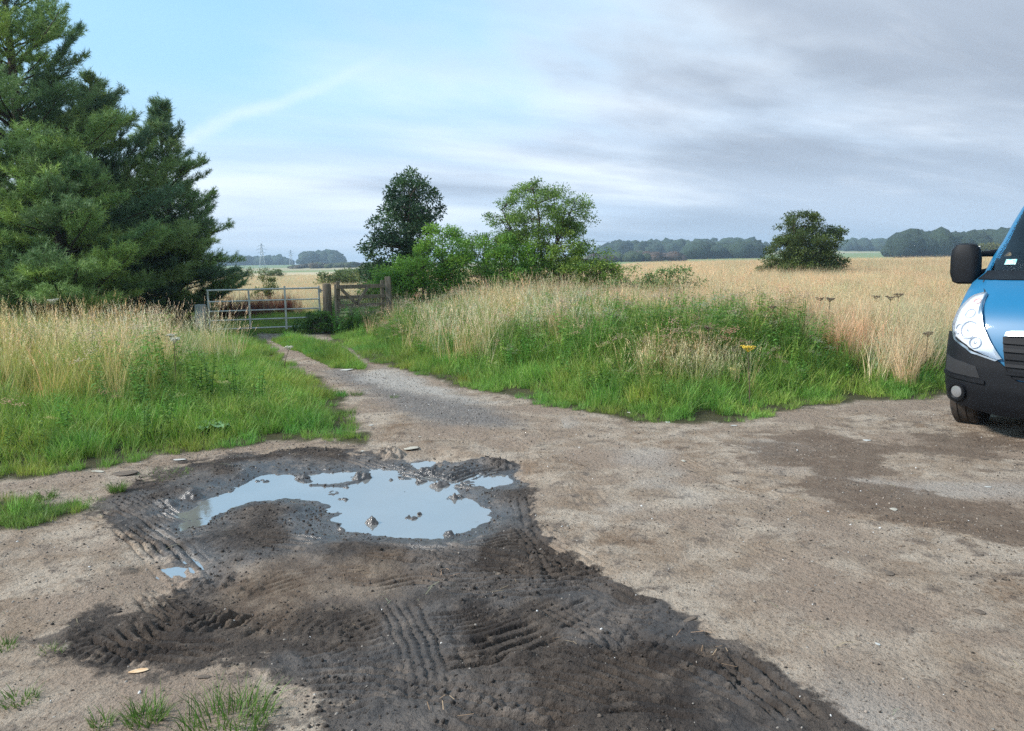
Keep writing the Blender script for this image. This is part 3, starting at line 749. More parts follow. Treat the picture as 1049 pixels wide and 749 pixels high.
x = np.concatenate(xs_); y = np.concatenate(ys_); sc = np.concatenate(sc_)
tn = tints(x, y, (1.2, 1.17, 1.22), .12, 10)*(1-.18*ss(fbm(x, y, .12, 3, 402), 0, .2))[:, None]
scatter('field_grass', 'dry_grass', x, y, sc, tn, 'golden dry grass of the field behind the right bank', 'dry grass', .12)
# pasture beyond the metal gate: green near, straw farther
x, y = pts(-15, 0, GATE_Y-.3, 36, 60); k = vis(x, y) & is_left(x, y-.0); x, y = x[k], y[k]
f_ = ss(y+fbm(x, y, .4, 2, 410)*6, 30, 24); k = R.uniform(size=len(x)) < .25+.75*f_
x, y = x[k], y[k]
scatter('pasture_grass', 'short_grass', x, y, R.uniform(.8, 1.7, len(x)), tints(x, y, (1.15, 1.05, .9), .25, 11), 'green pasture beyond the metal gate', 'grass', .2)
xs_, ys_, sc_ = [], [], []
for y0_, y1_, dn, s_ in ((25, 40, 16, 1.1), (40, 80, 5, 1.5), (80, 150, 1.5, 2.0)):
    x, y = pts(-.75*y1_, -.15*y1_*0, y0_, y1_, dn); k = vis(x, y) & (x < -.19*y); x, y = x[k], y[k]
    k = R.uniform(size=len(x)) < ss(y+fbm(x, y, .4, 2, 410)*5, 25, 33); x, y = x[k], y[k]
    xs_.append(x); ys_.append(y); a = R.uniform(.7, 1.0, len(x)); sc_.append(np.stack([a*s_, a*s_, a*.8], -1))
x = np.concatenate(xs_); y = np.concatenate(ys_); sc = np.concatenate(sc_)
scatter('far_field_grass', 'dry_grass', x, y, sc, tints(x, y, (1.08, 1.1, 1.15), .1, 12), 'pale straw field stretching away beyond the metal gate', 'dry grass', .12)
# red-brown dock stand behind the gate
x, y = [], []
for px_, d_, w_, n_ in ((225, 24, .9, 90), (245, 25, .9, 110), (265, 26.5, .8, 130), (285, 27, .7, 130), (298, 27.5, .3, 50)):
    x.append(R.normal(xat(px_, d_), w_*.5, n_)); y.append(R.normal(d_, .35, n_))
x = np.concatenate(x); y = np.concatenate(y)
scatter('dock_stand', 'red_dock', x, y, R.uniform(.45, .85, len(x)), tints(x, y, (1, 1, 1), .15, 13), 'red brown dock gone to seed behind the metal gate', 'weeds', .1)
# gravel
def rock(r, seed, fl=.6, sub=2):
    bm = bmesh.new(); bmesh.ops.create_icosphere(bm, subdivisions=sub, radius=1); q = random.Random(seed)
    ax = [Vector((q.gauss(0, 1), q.gauss(0, 1), q.gauss(0, 1))).normalized() for _ in range(9)]; of = [q.uniform(.55, .95) for _ in ax]
    for v_ in bm.verts:
        for a, o_ in zip(ax, of):
            d = v_.co.dot(a)
            if d > o_: v_.co -= a*(d-o_)
        v_.co = Vector((v_.co.x*r, v_.co.y*r*.75, v_.co.z*r*fl))
    bm.verts.index_update()
    V_ = np.array([v_.co for v_ in bm.verts]); F_ = np.array([[a.index for a in f_.verts] for f_ in bm.faces]); bm.free()
    return V_, F_
M_STONE = leafmat('stone chips', 0.0, .85, True)
cl = bpy.data.collections.new('gravel kinds')
for i in range(5):
    V_, F_ = rock(1, i, .55, 1); o = bpy.data.objects.new('gravel_%02d' % i, npmesh('gravel', V_, [F_], M_STONE, np.ones((len(V_), 3))*.5)); cl.objects.link(o)
LIB['gravel'] = (cl, 5)
x, y = pts(-6, 9, 2.2, 19, 260); k = vis(x, y, .5); x, y = x[k], y[k]; D = bare_d(x, y)
pdm = sdmin(x, y, POOLS, .8); den = np.clip(.22+.9*ss(fbm(x, y, .9, 3, 500), .0, .25)+.9*(1-ss(sdf(x, y, STONYGREY), -.3, .4)), 0, 1)
den = den*(1-.6*(sdf(x, y, MUD) < 0))
k = (D < .05) & (pdm > .05) & (R.uniform(size=len(x)) < den); x, y = x[k], y[k]
sz = .0035+.006*R.uniform(size=len(x))**2.5; sz *= 1+.05*y
g_ = R.uniform(.3, 1.0, len(x)); w_ = R.uniform(size=len(x)) < .035
dk = R.uniform(size=len(x)) < .35
tn = np.stack([g_*.62, g_*.54, g_*.46], -1); tn[dk] *= .3; tn[w_] = [1.1, 1.06, 1.0]
tn *= 1.15
scatter('gravel', 'gravel', x, y, sz, tn, 'small stones and chips scattered over the dirt', 'gravel', 1.0)
# crumbs of mud and dirt
x, y = pts(-3.6, 3.4, 2.2, 7.6, 1500); k = vis(x, y, .4); x, y = x[k], y[k]
sm_ = sdf(x, y, MUD); pdm = sdmin(x, y, POOLS, .8)
den = (1-ss(sm_, -.1, .12))*np.clip(.12+1.6*ss(fbm(x, y, 2.6, 3, 610), -.02, .22)+.25*(1-ss(pdm, .05, .35)), 0, 1)
hc = hgt(x, y); k = (R.uniform(size=len(x)) < den*.75) & (hc > WL+.002); x, y = x[k], y[k]
sz = .0035+.013*R.uniform(size=len(x))**4
g_ = R.uniform(.5, 1.3, len(x)); tn = np.stack([g_*.13, g_*.105, g_*.088], -1)
scatter('mud_crumbs', 'gravel', x, y, sz, tn, 'dark crumbs of churned mud around the puddle', 'mud', 1.0)
x, y = pts(-8, 10, 2.2, 15, 800); k = vis(x, y, .4); x, y = x[k], y[k]; D = bare_d(x, y); sm_ = sdf(x, y, MUD)
den = np.clip(.12+.9*ss(fbm(x, y, 1.1, 4, 620), .0, .2), 0, 1)*(sm_ > .02)*(D < .1)/(1+.03*y*y)
k = R.uniform(size=len(x)) < den; x, y = x[k], y[k]
sz = (.002+.008*R.uniform(size=len(x))**3.5)*(1+.06*y)
g_ = np.where(R.uniform(size=len(x)) < .45, R.uniform(.12, .3, len(x)), R.uniform(.4, 1.1, len(x))); tn = np.stack([g_*.62, g_*.50, g_*.40], -1)
scatter('dirt_crumbs', 'gravel', x, y, sz, tn, 'brown crumbs and grit lying on the dry dirt', 'grit', 1.0)
x, y = pts(-8, 10, 2.2, 17, 45); k = vis(x, y, .4); x, y = x[k], y[k]; D = bare_d(x, y)
k = (R.uniform(size=len(x)) < .15+.85*ss(D, -.5, .0)) & (D < .12) & (hgt(x, y) > WL+.003); x, y = x[k], y[k]
scatter('dead_straw', 'straw_bits', x, y, R.uniform(.5, 1.3, len(x)), tints(x, y, (1, 1, 1), .3, 63), 'broken straws and dead stems littering the dirt', 'litter', .1)


# ------------------------------------------------------------------ trees
def unit(a): return a/(np.linalg.norm(a, axis=-1, keepdims=True)+1e-9)
def leaf_cards(P, D, size, rng, wr=.42, fold=.25):
    """rhombic leaves at P pointing along D"""
    n = len(P); up = unit(rng.normal(0, 1, (n, 3))); sdv = unit(np.cross(D, up)); nr = np.cross(sdv, D)
    L = size*rng.uniform(.6, 1.25, (n, 1))
    a = P; b = P+D*L*.5+sdv*L*wr*.5+nr*L*fold*.3; c = P+D*L-nr*L*fold*.3; d = P+D*L*.5-sdv*L*wr*.5+nr*L*fold*.3
    Vv = np.stack([a, b, c, d], 1).reshape(-1, 3); F_ = np.arange(4*n).reshape(n, 4)
    return Vv, F_
def limb(mb, a, b_, r0, r1, rng, sag=.12, seg=5, n=6):
    a = np.array(a, float); b_ = np.array(b_, float); L = np.linalg.norm(b_-a)
    mid = (a+b_)/2+np.array([rng.normal(0, .06), rng.normal(0, .06), sag])*L
    P = [(1-t)**2*a+2*t*(1-t)*mid+t*t*b_+rng.normal(0, .012*L, 3)*(0 < t < 1) for t in np.linspace(0, 1, seg+1)]
    mb.tube([Vector(p_) for p_ in P], [r0+(r1-r0)*t for t in np.linspace(0, 1, seg+1)], n)
    return P
def broadleaf(name, px, dist, lobes, nclump, nleaf, lsize, cols, seed, label, cat, group=None, stems=1, base_r=.10, cr=.34, fork=.35, bark=None, open_=0.0, z0=None, droop=0.0):
    """lobes: list of (dx, z, rx, ry, rz) ellipsoids of crown, metres from the foot"""
    rng = np.random.default_rng(seed); x = xat(px, dist); y = dist; z = float(hgt(x, y)) if z0 is None else z0
    root = empty(name, (x, y, z), label=label, cat=cat, group=group)
    Lb = np.array(lobes, float); vol = (Lb[:, 2]*Lb[:, 3]*Lb[:, 4]); vol = vol**.8/np.sum(vol**.8)
    C = []
    while len(C) < nclump:
        i = rng.choice(len(Lb), p=vol); d = unit(rng.normal(0, 1, 3)); r = rng.uniform(.25, 1)**.45
        q = np.array([Lb[i, 0], 0, Lb[i, 1]])+d*r*Lb[i, 2:5]*rng.uniform(.85, 1.08)
        if open_ and len(C) and rng.uniform() < open_ and min(np.linalg.norm(q-c_) for c_ in C) < cr*1.1: continue
        if q[2] > .12: C.append(q)
    C = np.array(C)
    mb = MB(); nodes = []
    hc = Lb[:, 1].mean(); top = max(Lb[:, 1]+Lb[:, 4]*.6)
    for s_ in range(stems):
        fx = rng.normal(0, .22)*(stems > 1); fy = rng.normal(0, .15)*(stems > 1)
        li = s_ % len(Lb); tgt = np.array([Lb[li, 0]+rng.normal(0, .15), rng.normal(0, .15), Lb[li, 1]+Lb[li, 4]*.45])
        P = limb(mb, (fx, fy, -.1), tgt, base_r*(1 if stems == 1 else .7), base_r*.22, rng, .0, 8, 8)
        nodes += P[2:]
        for k in range(7 if stems == 1 else 3):
            t = rng.uniform(fork, .9); q = P[int(t*8)]; j = rng.integers(len(Lb)); d = unit(rng.normal(0, 1, 3))
            e = np.array([Lb[j, 0], 0, Lb[j, 1]])+d*Lb[j, 2:5]*.62
            if e[2] < q[2]-.1: e[2] = q[2]+.2
            nodes += limb(mb, q, e, base_r*.36, base_r*.12, rng, .10, 5, 6)[1:]
    nodes = np.array(nodes)
    for c_ in C:
        dd = np.linalg.norm(nodes-c_, axis=1)+np.maximum(nodes[:, 2]-c_[2], 0)*1.5
        limb(mb, nodes[np.argmin(dd)], c_, base_r*.10+.004, .004, rng, .06, 3, 4)
    mb.build('trunk', bark or M_BARK, root, smooth=True)
    ci = rng.integers(0, nclump, nleaf); clr = cr*rng.uniform(.55, 1.25, nclump)
    off = unit(rng.normal(0, 1, (nleaf, 3)))*(rng.uniform(0, 1, (nleaf, 1))**.55)*[1, 1, .62]
    P = C[ci]+off*clr[ci][:, None]; P[:, 2] = np.maximum(P[:, 2], .03)
    D = unit(off+rng.normal(0, .6, (nleaf, 3))+np.array([0, 0, -droop]))
    Vv, F_ = leaf_cards(P, D, lsize, rng)
    cc = np.array(cols)[rng.integers(0, len(cols), nclump)][ci]*rng.uniform(.75, 1.3, (nleaf, 1))
    # twig sprays reaching out of the outline
    me = npmesh('crown', Vv, [F_], M_LEAF, np.repeat(cc, 4, 0)); link('crown', me, root)
    return root
def pine(px, dist, h, rmax, cols, seed, label, group, lean=0.0, dens=1.0, z0b=.05, top=1.0, nl=.12, nw=.013):
    rng = np.random.default_rng(seed); x = xat(px, dist); y = dist; z = float(hgt(x, y))
    root = empty('pine_tree', (x, y, z), label=label, cat='tree', group=group)
    mb = MB(); tp = [np.array([lean*(t**1.5)*h+.04*math.sin(5*t+seed), .04*math.cos(4*t), t*h]) for t in np.linspace(0, 1, 14)]
    mb.tube([Vector(p_) for p_ in tp], [.17*(1-t)**.8*h/9+.012 for t in np.linspace(0, 1, 14)], 9)
    SP, SD, SC = [], [], []
    def trunk_at(zz):
        t = zz/h; return np.array([lean*(t**1.5)*h, 0, zz])
    zz = h*z0b
    while zz < h*.985:
        f = zz/h
        prof = min(1, (.7+1.6*f))*(1-f)**.8*1.25
        nb = rng.integers(6, 9) if f < .82 else 4
        a0 = rng.uniform(0, 6.28)
        for b_ in range(nb):
            a = a0+b_*2*math.pi/nb+rng.normal(0, .3); L = rmax*prof*rng.uniform(.5, 1.22)*(1-.35*float(ss(f, .7, .95)))+.10
            el_ = rad(rng.uniform(2, 36)+34*f**1.5)
            d0 = np.array([math.cos(a)*math.cos(el_), math.sin(a)*math.cos(el_), math.sin(el_)])
            ns = max(4, int(L/.22)); P = []; q = trunk_at(zz)+[0, 0, rng.normal(0, .08)]; d = d0.copy()
            for k in range(ns+1):
                P.append(q.copy()); q = q+d*L/ns; d = unit(d+np.array([0, 0, .075])*(k > ns*.4)+np.array([0, 0, -.05])*(k <= ns*.4)+rng.normal(0, .05, 3))
            mb.tube([Vector(p_) for p_ in P], [.028*(1-k/ns)*L/2.2+.006 for k in range(ns+1)], 5, cap=False)
            ncol = np.array(cols[rng.integers(len(cols))])*rng.uniform(.8, 1.25)
            side = unit(np.cross(d0, [0, 0, 1]))
            for k in range(1, ns+1):
                t = k/ns
                if t < .30: continue
                m = max(2, int(dens*(6.2 if t > .5 else 3)))
                for s_ in range(m):
                    sgn = -1 if (s_+k) % 2 else 1
                    tl = L*.38*(1.2-t)*rng.uniform(.4, 1.25)+.14
                    td = unit(side*sgn*rng.uniform(.5, 1.1)+d0*rng.uniform(.5, 1.1)+np.array([0, 0, rng.uniform(-.05, .42)]))
                    p0 = P[k]-d0*rng.uniform(0, L/ns); ne = max(1, int(tl/.17))
                    for e_ in range(ne):
                        c_ = p0+td*(tl*(e_+.3)/ne)
                        SP.append(c_); SD.append(unit(td+rng.normal(0, .28, 3)+[0, 0, .28])); SC.append(ncol)
                        if rng.uniform() < .5:
                            SP.append(c_); SD.append(unit(td+side*sgn*rng.normal(0, .8)+[0, 0, .3+rng.normal(0, .3)])); SC.append(ncol*rng.uniform(.9, 1.15))
            SP.append(P[-1]); SD.append(unit(d+[0, 0, .4])); SC.append(ncol)
        zz += h*.036*rng.uniform(.75, 1.3)+.03
    for k in range(7): SP.append(trunk_at(h*(.95+.012*k))); SD.append(unit(np.array([rng.normal(0, .2), rng.normal(0, .2), 1]))); SC.append(np.array(cols[0]))
    mb.build('trunk', M_BARK, root, smooth=True)
    SP, SD, SC = np.array(SP), np.array(SD), np.array(SC); n = len(SP); K = 24
    sl = rng.uniform(.16, .30, (n, 1, 1)); tt = rng.uniform(0, 1, (n, K, 1))
    B = SP[:, None]+SD[:, None]*tt*sl
    off = unit(rng.normal(0, 1, (n, K, 3))); nd = unit(SD[:, None]*.75+off*.8); l = nl*rng.uniform(.7, 1.25, (n, K, 1))
    T = B+nd*l; wv = unit(np.cross(nd, unit(rng.normal(0, 1, (n, K, 3)))))*nw*.5
    Vv = np.stack([B-wv, B+wv, T], 2).reshape(-1, 3)
    cc = np.repeat(SC, K, 0)*rng.uniform(.75, 1.25, (n*K, 1))
    me = npmesh('crown', Vv, [np.arange(len(Vv)).reshape(-1, 3)], M_NEEDLE, np.repeat(cc, 3, 0)); link('crown', me, root)
    return root
PG = 'pines at the left of the gate'
DK = [(.18, .28, .115), (.25, .36, .12), (.13, .22, .115)]
MID = [(.23, .35, .11), (.31, .43, .11), (.16, .26, .10)]
LT = [(.17, .31, .08), (.22, .37, .08), (.12, .24, .08)]
pine(40, 20.5, 10.4, 3.6, DK+MID, 11, 'tallest pine, cut off by the left edge and the top', PG)
pine(112, 22.5, 6.9, 2.8, DK, 12, 'middle pine between the tallest and the smallest', PG, lean=.02)
pine(186, 24, 6.5, 1.95, DK, 13, 'smallest blue green pine, nearest the metal gate', PG, lean=-.02)
pine(72, 18.2, 4.5, 2.1, MID, 14, 'low bushy pine in front of the taller ones', PG)
pine(-55, 19.5, 7.0, 2.4, MID, 16, 'green pine partly outside the left edge', PG)
broadleaf('ash_tree', 421, 27, [(0, 2.9, 1.35, 1.3, 1.5), (.2, 3.8, 1.0, 1, .95), (-.5, 1.9, 1.2, 1.1, 1.2), (-.8, .9, .8, 1, .8)], 190, 22000, .12,
          [(.055, .11, .05), (.075, .14, .055), (.042, .088, .046)], 21, 'tall dark green round headed tree behind the bushes', 'tree', cr=.36)
GL = [(.17, .33, .045), (.22, .39, .055), (.13, .27, .045)]
BG = 'bushes behind the right bank'
broadleaf('elder_bush', 446, 23, [(-.3, 1.3, 1.2, 1, .95), (.35, 2.0, .9, .9, .85), (-1.4, .9, .75, .8, .8), (-.1, .7, 1.6, 1, .65)], 160, 27000, .085, GL, 22, 'bright green leafy bush just right of the wooden gate', 'bush', BG, stems=5, base_r=.05, cr=.32, fork=.3)
broadleaf('elder_bush', 497, 24.5, [(0, 1.75, .85, .9, .95), (.1, .8, 1.0, 1, .7)], 90, 13000, .075, [(.13, .24, .06), (.16, .28, .07)], 23, 'duller green bush in the middle of the row', 'bush', BG, stems=4, base_r=.05, cr=.30, fork=.3)
broadleaf('hawthorn_tree', 553, 23.5, [(-.1, 3.2, 1.0, .9, .62), (1.0, 2.8, .68, .8, .6), (-1.1, 2.7, .6, .6, .5), (.1, 2.5, 1.2, .9, .6), (.85, 2.1, .75, .6, .6), (-.2,1.9,.9,.7,.6), (-.8,2.3,.6,.6,.5)], 165, 23000, .07,
          [(.17, .28, .055), (.21, .33, .07), (.14, .23, .055)], 24, 'open branched light green tree rising above the bushes', 'tree', stems=3, base_r=.075, cr=.29, fork=.3, open_=.5)
broadleaf('elder_bush', 524, 22.5, [(0, 1.2, .85, .8, .9), (-.3, 1.8, .55, .6, .5), (.2,.7,1,.8,.6)], 85, 13000, .08, GL, 25, 'rounded green bush under the open branched tree', 'bush', BG, stems=4, base_r=.045, cr=.29)
broadleaf('hawthorn_bush', 578, 23, [(-.2, 1.45, .95, .9, .95), (.65, 1.2, .9, .8, .8), (-.5, .9, .9, .8, .8), (1.25,.85,.6,.6,.6)], 140, 21000, .075, [(.18, .30, .045), (.21, .34, .06), (.24, .34, .06)], 26, 'yellow green bush at the right end of the row', 'bush', BG, stems=5, base_r=.05, cr=.30)
broadleaf('hawthorn_bush', 822, 38, [(0, 1.5, 1.9, 1.6, 1.2), (-.25, 2.55, 1.0, 1, .85), (0, .7, 2.15, 1.7, .8), (1.1, 1.9, .9, .8, .8), (-1.1, 1.5, 1.0, .9, .8)], 270, 34000, .11, [(.085, .125, .03), (.105, .145, .035), (.07, .105, .028)], 27,
          'lone dark round hawthorn standing in the golden field', 'bush', stems=4, base_r=.09, cr=.36, fork=.2)
broadleaf('thorn_bush', 668, 20, [(-.6, .6, .8, .5, .6), (.5, .6, .8, .5, .55)], 60, 6000, .07, [(.14, .24, .07), (.18, .28, .08)], 28, 'low grey green bush on the right bank before the far woods', 'bush', stems=6, base_r=.03, cr=.26)
broadleaf('sapling', 279, 33, [(0, .9, .35, .35, .45), (-.3, .6, .4, .3, .3)], 18, 1500, .09, [(.14, .18, .05), (.18, .2, .07)], 29, 'small sapling behind the red brown dock', 'young tree', base_r=.03, cr=.2)
for i, (px_, d_, w_, h_, lb) in enumerate(((252, 120, 2.6, 1.9, 'yellowish bush left of the far pylon foot'), (281, 128, 2.6, 1.5, 'dull green low bush right of the far pylon foot'),
        (352, 62, 1.9, 1.5, 'loose yellow green shrub beyond the wooden gate, nearer to it'), (366, 70, 1.6, 1.5, 'loose green shrub hidden partly by the dark tree'),
        (236, 135, 2.3, 1.6, 'bush at the pine edge on the far field margin'))):
    broadleaf('field_shrub', px_, d_, [(-w_*.4, h_*.5, w_*.5, 1, h_*.5), (w_*.4, h_*.45, w_*.55, 1, h_*.45)], 26, 1800, .26, [(.17, .20, .06), (.13, .18, .06)], 40+i, lb, 'shrub', 'shrubs along the pale field', stems=3, base_r=.05, cr=.5)

# far woods: crowns of many trees standing close, each wood one mass
def crown_blob(rng, r, h, cl):
    bm = bmesh.new(); bmesh.ops.create_icosphere(bm, subdivisions=2, radius=1); V_ = np.array([q.co for q in bm.verts]); F_ = np.array([[a.index for a in f_.verts] for f_ in bm.faces]); bm.free()
    o_ = rng.uniform(0, 99)
    n = fbm(V_[:, 0]*1+o_, V_[:, 1]+V_[:, 2]*1.7, 1.4, 3, 3)*1.1+fbm(V_[:, 0]*1-o_, V_[:, 1]-V_[:, 2]*1.3, 4, 2, 9)*.5
    V_ = V_*(1+n[:, None]); V_ = V_*[r, r, h*.5]; V_[:, 2] += h*.52
    return V_, F_
def woodland(px0, px1, d0, d1, n, h, r, cols, seed, label, z_=None):
    rng = np.random.default_rng(seed); vs, fs, cs = [], [], []; c0 = 0
    for i in range(n):
        d = rng.uniform(d0, d1); px_ = rng.uniform(px0, px1); x = xat(px_, d); k = rng.uniform(.75, 1.2)
        e = min((px_-px0)/(px1-px0), (px1-px_)/(px1-px0)); k *= .55+.45*ss(e, 0, .12)
        V_, F_ = crown_blob(rng, r*k*rng.uniform(.8, 1.2), h*k, cols); V_ += [x, d, float(hgt(x, d))-.4]
        vs.append(V_); fs.append(F_+c0); c0 += len(V_); cs.append(np.repeat([np.array(cols[rng.integers(len(cols))])*rng.uniform(.8, 1.2)], len(V_), 0))
    me = npmesh('woodland', np.concatenate(vs), [np.concatenate(fs)], M_FAR, np.concatenate(cs), smooth=True)
    return link('woodland', me, label=label, cat='wood', kind='stuff')
M_FAR, t, p = newmat('far foliage'); a = N(t, 'ShaderNodeAttribute', attribute_name='col'); tcf = N(t, 'ShaderNodeTexCoord')
nf = noisen(t, tcf.outputs['Object'], .8, 6, .7); t.links.new(mixc(t, 1.0, a.outputs['Color'], mixc(t, ramp(t, nf, .4, .62), (.55, .6, .6), (1.35, 1.3, 1.2)), 'MULTIPLY'), p.inputs['Base Color'])
p.inputs['Roughness'].default_value = .9; bn = N(t, 'ShaderNodeBump'); bn.inputs['Distance'].default_value = 1.2; t.links.new(nf, bn.inputs['Height']); t.links.new(bn.outputs[0], p.inputs['Normal'])
FG = [(.030, .055, .025), (.038, .065, .028), (.025, .048, .026)]
woodland(196, 304, 1080, 1250, 240, 13, 8, FG, 51, 'long dark wood on the skyline left of the pylons')
woodland(313, 356, 960, 1040, 95, 15, 8, FG, 52, 'rounded dark wood on the hill right of the pylons')
woodland(606, 790, 700, 900, 300, 12, 7, FG, 53, 'mixed wood on the skyline left of the lone hawthorn')
woodland(700, 780, 480, 560, 60, 9, 6, FG, 54, 'nearer dark wood just left of the lone hawthorn')
woodland(600, 700, 420, 470, 60, 5, 4, [(.05, .075, .03), (.09, .06, .045)], 55, 'brownish hedge line below the mixed wood')
woodland(858, 922, 780, 950, 80, 11, 7, FG, 56, 'broken tree line right of the lone hawthorn')
woodland(905, 1080, 400, 520, 190, 12.5, 7, [(.022, .042, .022), (.03, .052, .025)], 57, 'dark wood on the skyline beside the blue van')
woodland(300, 470, 480, 560, 60, 3.2, 3.5, [(.07, .09, .04), (.1, .08, .05)], 58, 'low brown green hedge across the far pale field')
woodland(1090, 1500, 420, 620, 150, 13, 8, FG, 59, 'dark wood continuing beyond the van')
woodland(-400, 190, 900, 1200, 200, 14, 9, FG, 60, 'distant wood hidden behind the pines')
for i, (px_, d_, h_, r_) in enumerate(((1002, 270, 7.2, 4.2),)):
    rng = np.random.default_rng(80)
    broadleaf('willow_tree', px_, d_, [(-2.2, 3.0, 3.2, 2.5, 2.6), (1.8, 3.2, 3.0, 2.5, 2.9), (0, 2, 4.5, 3, 1.9)], 120, 9000, .62, [(.17, .18, .05), (.21, .21, .06)], 81, 'pale yellow green tree before the dark wood by the van', 'tree', base_r=.25, cr=1.1)

# ------------------------------------------------------------------ pylons and wires
M_STEEL = simple('galvanised steel', (.42, .44, .45), .45, .6, var=.25, scale=6)
def pylon(px, d, h, label):
    x = xat(px, d); z = float(hgt(x, d)); root = empty('pylon', (x, d, z), rad(25), label=label, cat='pylon', group='pylons beyond the fields')
    b = MB(); W0, W1 = h*.11, h*.018; n = 9
    def wv(f): return W0*(1-f)**1.4+W1
    lv = [i/n for i in range(n+1)]
    for i in range(n):
        a, c = wv(lv[i]), wv(lv[i+1]); za, zb = h*lv[i], h*lv[i+1]
        q = [(-1, -1), (1, -1), (1, 1), (-1, 1)]
        for k in range(4):
            p0 = (q[k][0]*a, q[k][1]*a, za); p1 = (q[k][0]*c, q[k][1]*c, zb); k2 = (k+1) % 4
            p2 = (q[k2][0]*c, q[k2][1]*c, zb); p3 = (q[k2][0]*a, q[k2][1]*a, za)
            b.tube([p0, p1], .13, 4); b.tube([p0, p2], .07, 4); b.tube([p3, p1], .07, 4); b.tube([p1, p2], .07, 4)
    b.build('tower', M_STEEL, root)
    for f, w in ((.62, .15), (.76, .19), (.90, .13)):
        c = MB(); zz = h*f
        for s_ in (-1, 1):
            c.tube([(0, 0, zz), (s_*h*w, 0, zz)], .10, 4); c.tube([(0, 0, zz+h*.045), (s_*h*w, 0, zz)], .08, 4)
            for t_ in (.3, .6): c.tube([(s_*h*w*t_, 0, zz), (s_*h*w*t_, 0, zz+h*.045*(1-t_))], .06, 4)
            c.tube([(s_*h*w, 0, zz), (s_*h*w, 0, zz-h*.04)], .14, 5)
        c.build('crossarm', M_STEEL, root)
    return (x, d, z)
P1 = pylon(274, 780, 24, 'taller lattice pylon left of centre behind the gate')
P2 = pylon(303, 1050, 20, 'shorter more distant lattice pylon beside the rounded wood')
M_WIRE = simple('wire', (.10, .10, .11), .6)
def wire(a, b_, sag, r, label):
    c = MB(); a = Vector(a); b_ = Vector(b_)
    c.tube([a.lerp(b_, t)-Vector((0, 0, sag*4*t*(1-t))) for t in [i/24 for i in range(25)]], r, 5)
    c.build('power_line', M_WIRE, label=label, cat='power line', group='power lines across the far sky')
wire((xat(560, 420), 420, zat(560, 246, 420)), (xat(1160, 420), 420, zat(1160, 240, 420)), 3.2, .055, 'upper thin power line crossing the sky above the woods')
wire((xat(560, 420), 420, zat(560, 250, 420)), (xat(1160, 420), 420, zat(1160, 244, 420)), 3.4, .055, 'lower thin power line crossing the sky above the woods')

# ------------------------------------------------------------------ gates and posts
def woodmat(name, c1, c2):
    m, t, p = newmat(name); tcx = N(t, 'ShaderNodeTexCoord'); mp = N(t, 'ShaderNodeMapping'); mp.inputs['Scale'].default_value = (14, 14, 1.6)
    t.links.new(tcx.outputs['Object'], mp.inputs[0]); n = noisen(t, mp.outputs[0], 2.4, 6, .65, .4)
    t.links.new(mixc(t, ramp(t, n, .35, .68), c1, c2), p.inputs['Base Color']); p.inputs['Roughness'].default_value = .85
    bb = N(t, 'ShaderNodeBump'); bb.inputs['Strength'].default_value = .7; bb.inputs['Distance'].default_value = .01; t.links.new(n, bb.inputs['Height']); t.links.new(bb.outputs[0], p.inputs['Normal'])
    return m
M_WOOD = woodmat('weathered oak', (.17, .135, .095), (.07, .055, .04))
M_WOOD2 = woodmat('greyed rails', (.22, .18, .13), (.10, .08, .055))
M_GALV = simple('galvanised tube', (.50, .51, .47), .5, .3, var=.3, scale=9)
M_CONC = simple('pale concrete', (.40, .39, .35), .9, var=.35, scale=7, bump=.6)
gy_ = gp(337, 341)[1]
def post(name, px, d, w, h, mat, label, cat, round_=False, lean=0, parent=None):
    x = xat(px, d); z = float(hgt(x, d)); b = MB()
    if round_:
        b.lathe([(w*.5, -.2), (w*.52, .1), (w*.47, h*.5), (w*.47, h-.05), (w*.38, h-.01), (w*.15, h)], 14, Matrix.Rotation(lean, 4, 'Y'))
    else:
        b.box((0, 0, h/2-.1), (w, w, h+.2), Matrix.Rotation(lean, 3, 'Y'), .012)
    return b.build(name, mat, smooth=True, loc=(x, d, z), label=label, cat=cat), x, z
dG = gy_
_, xp, zp = post('gate_post', 337.5, dG, .23, 1.22, M_WOOD, 'thick weathered round gate post between the two gates', 'post', True, .01)
_, xc, zc_ = post('concrete_post', 208, dG-.9, .20, .78, M_CONC, 'pale stubby post at the pine end of the metal gate', 'post', False, .03)
_, xr, zr = post('fence_post', 400.5, dG+.9, .14, 1.35, M_WOOD2, 'square grey wooden post where the wooden gate ends', 'post', False, -.02)
post('fence_stake', 346.5, dG-.05, .055, 1.2, M_WOOD2, 'slim stake standing tight against the thick gate post', 'post', False, 0)
# metal gate between (xc, dG-.9) and (xp, dG)
A = Vector((xc+.16, dG-.85, 0)); Bv = Vector((xp-.16, dG-.02, 0)); Lg = (Bv-A).length
groot = empty('metal_gate', (A.x, A.y, (zp+zc_)/2+.04), math.atan2(Bv.y-A.y, Bv.x-A.x), label='galvanised five bar metal gate closed across the track', cat='gate')
for k, zz in enumerate((.14, .35, .57, .80, 1.07)):
    b = MB(); b.tube([(0, 0, zz), (Lg, 0, zz)], .017 if k < 4 else .021, 10); b.build('bar', M_GALV, groot, True)
b = MB(); b.tube([(.025, 0, .12), (.025, 0, 1.09)], .024, 10); b.build('end_upright', M_GALV, groot, True)
b = MB(); b.tube([(Lg-.025, 0, .12), (Lg-.025, 0, 1.12)], .024, 10); b.build('end_upright', M_GALV, groot, True)
for f in (.36, .68):
    b = MB(); b.box((Lg*f, -.028, .61), (.045, .012, .96 if f < .5 else 1.05)); b.build('upright_strap', M_GALV, groot)
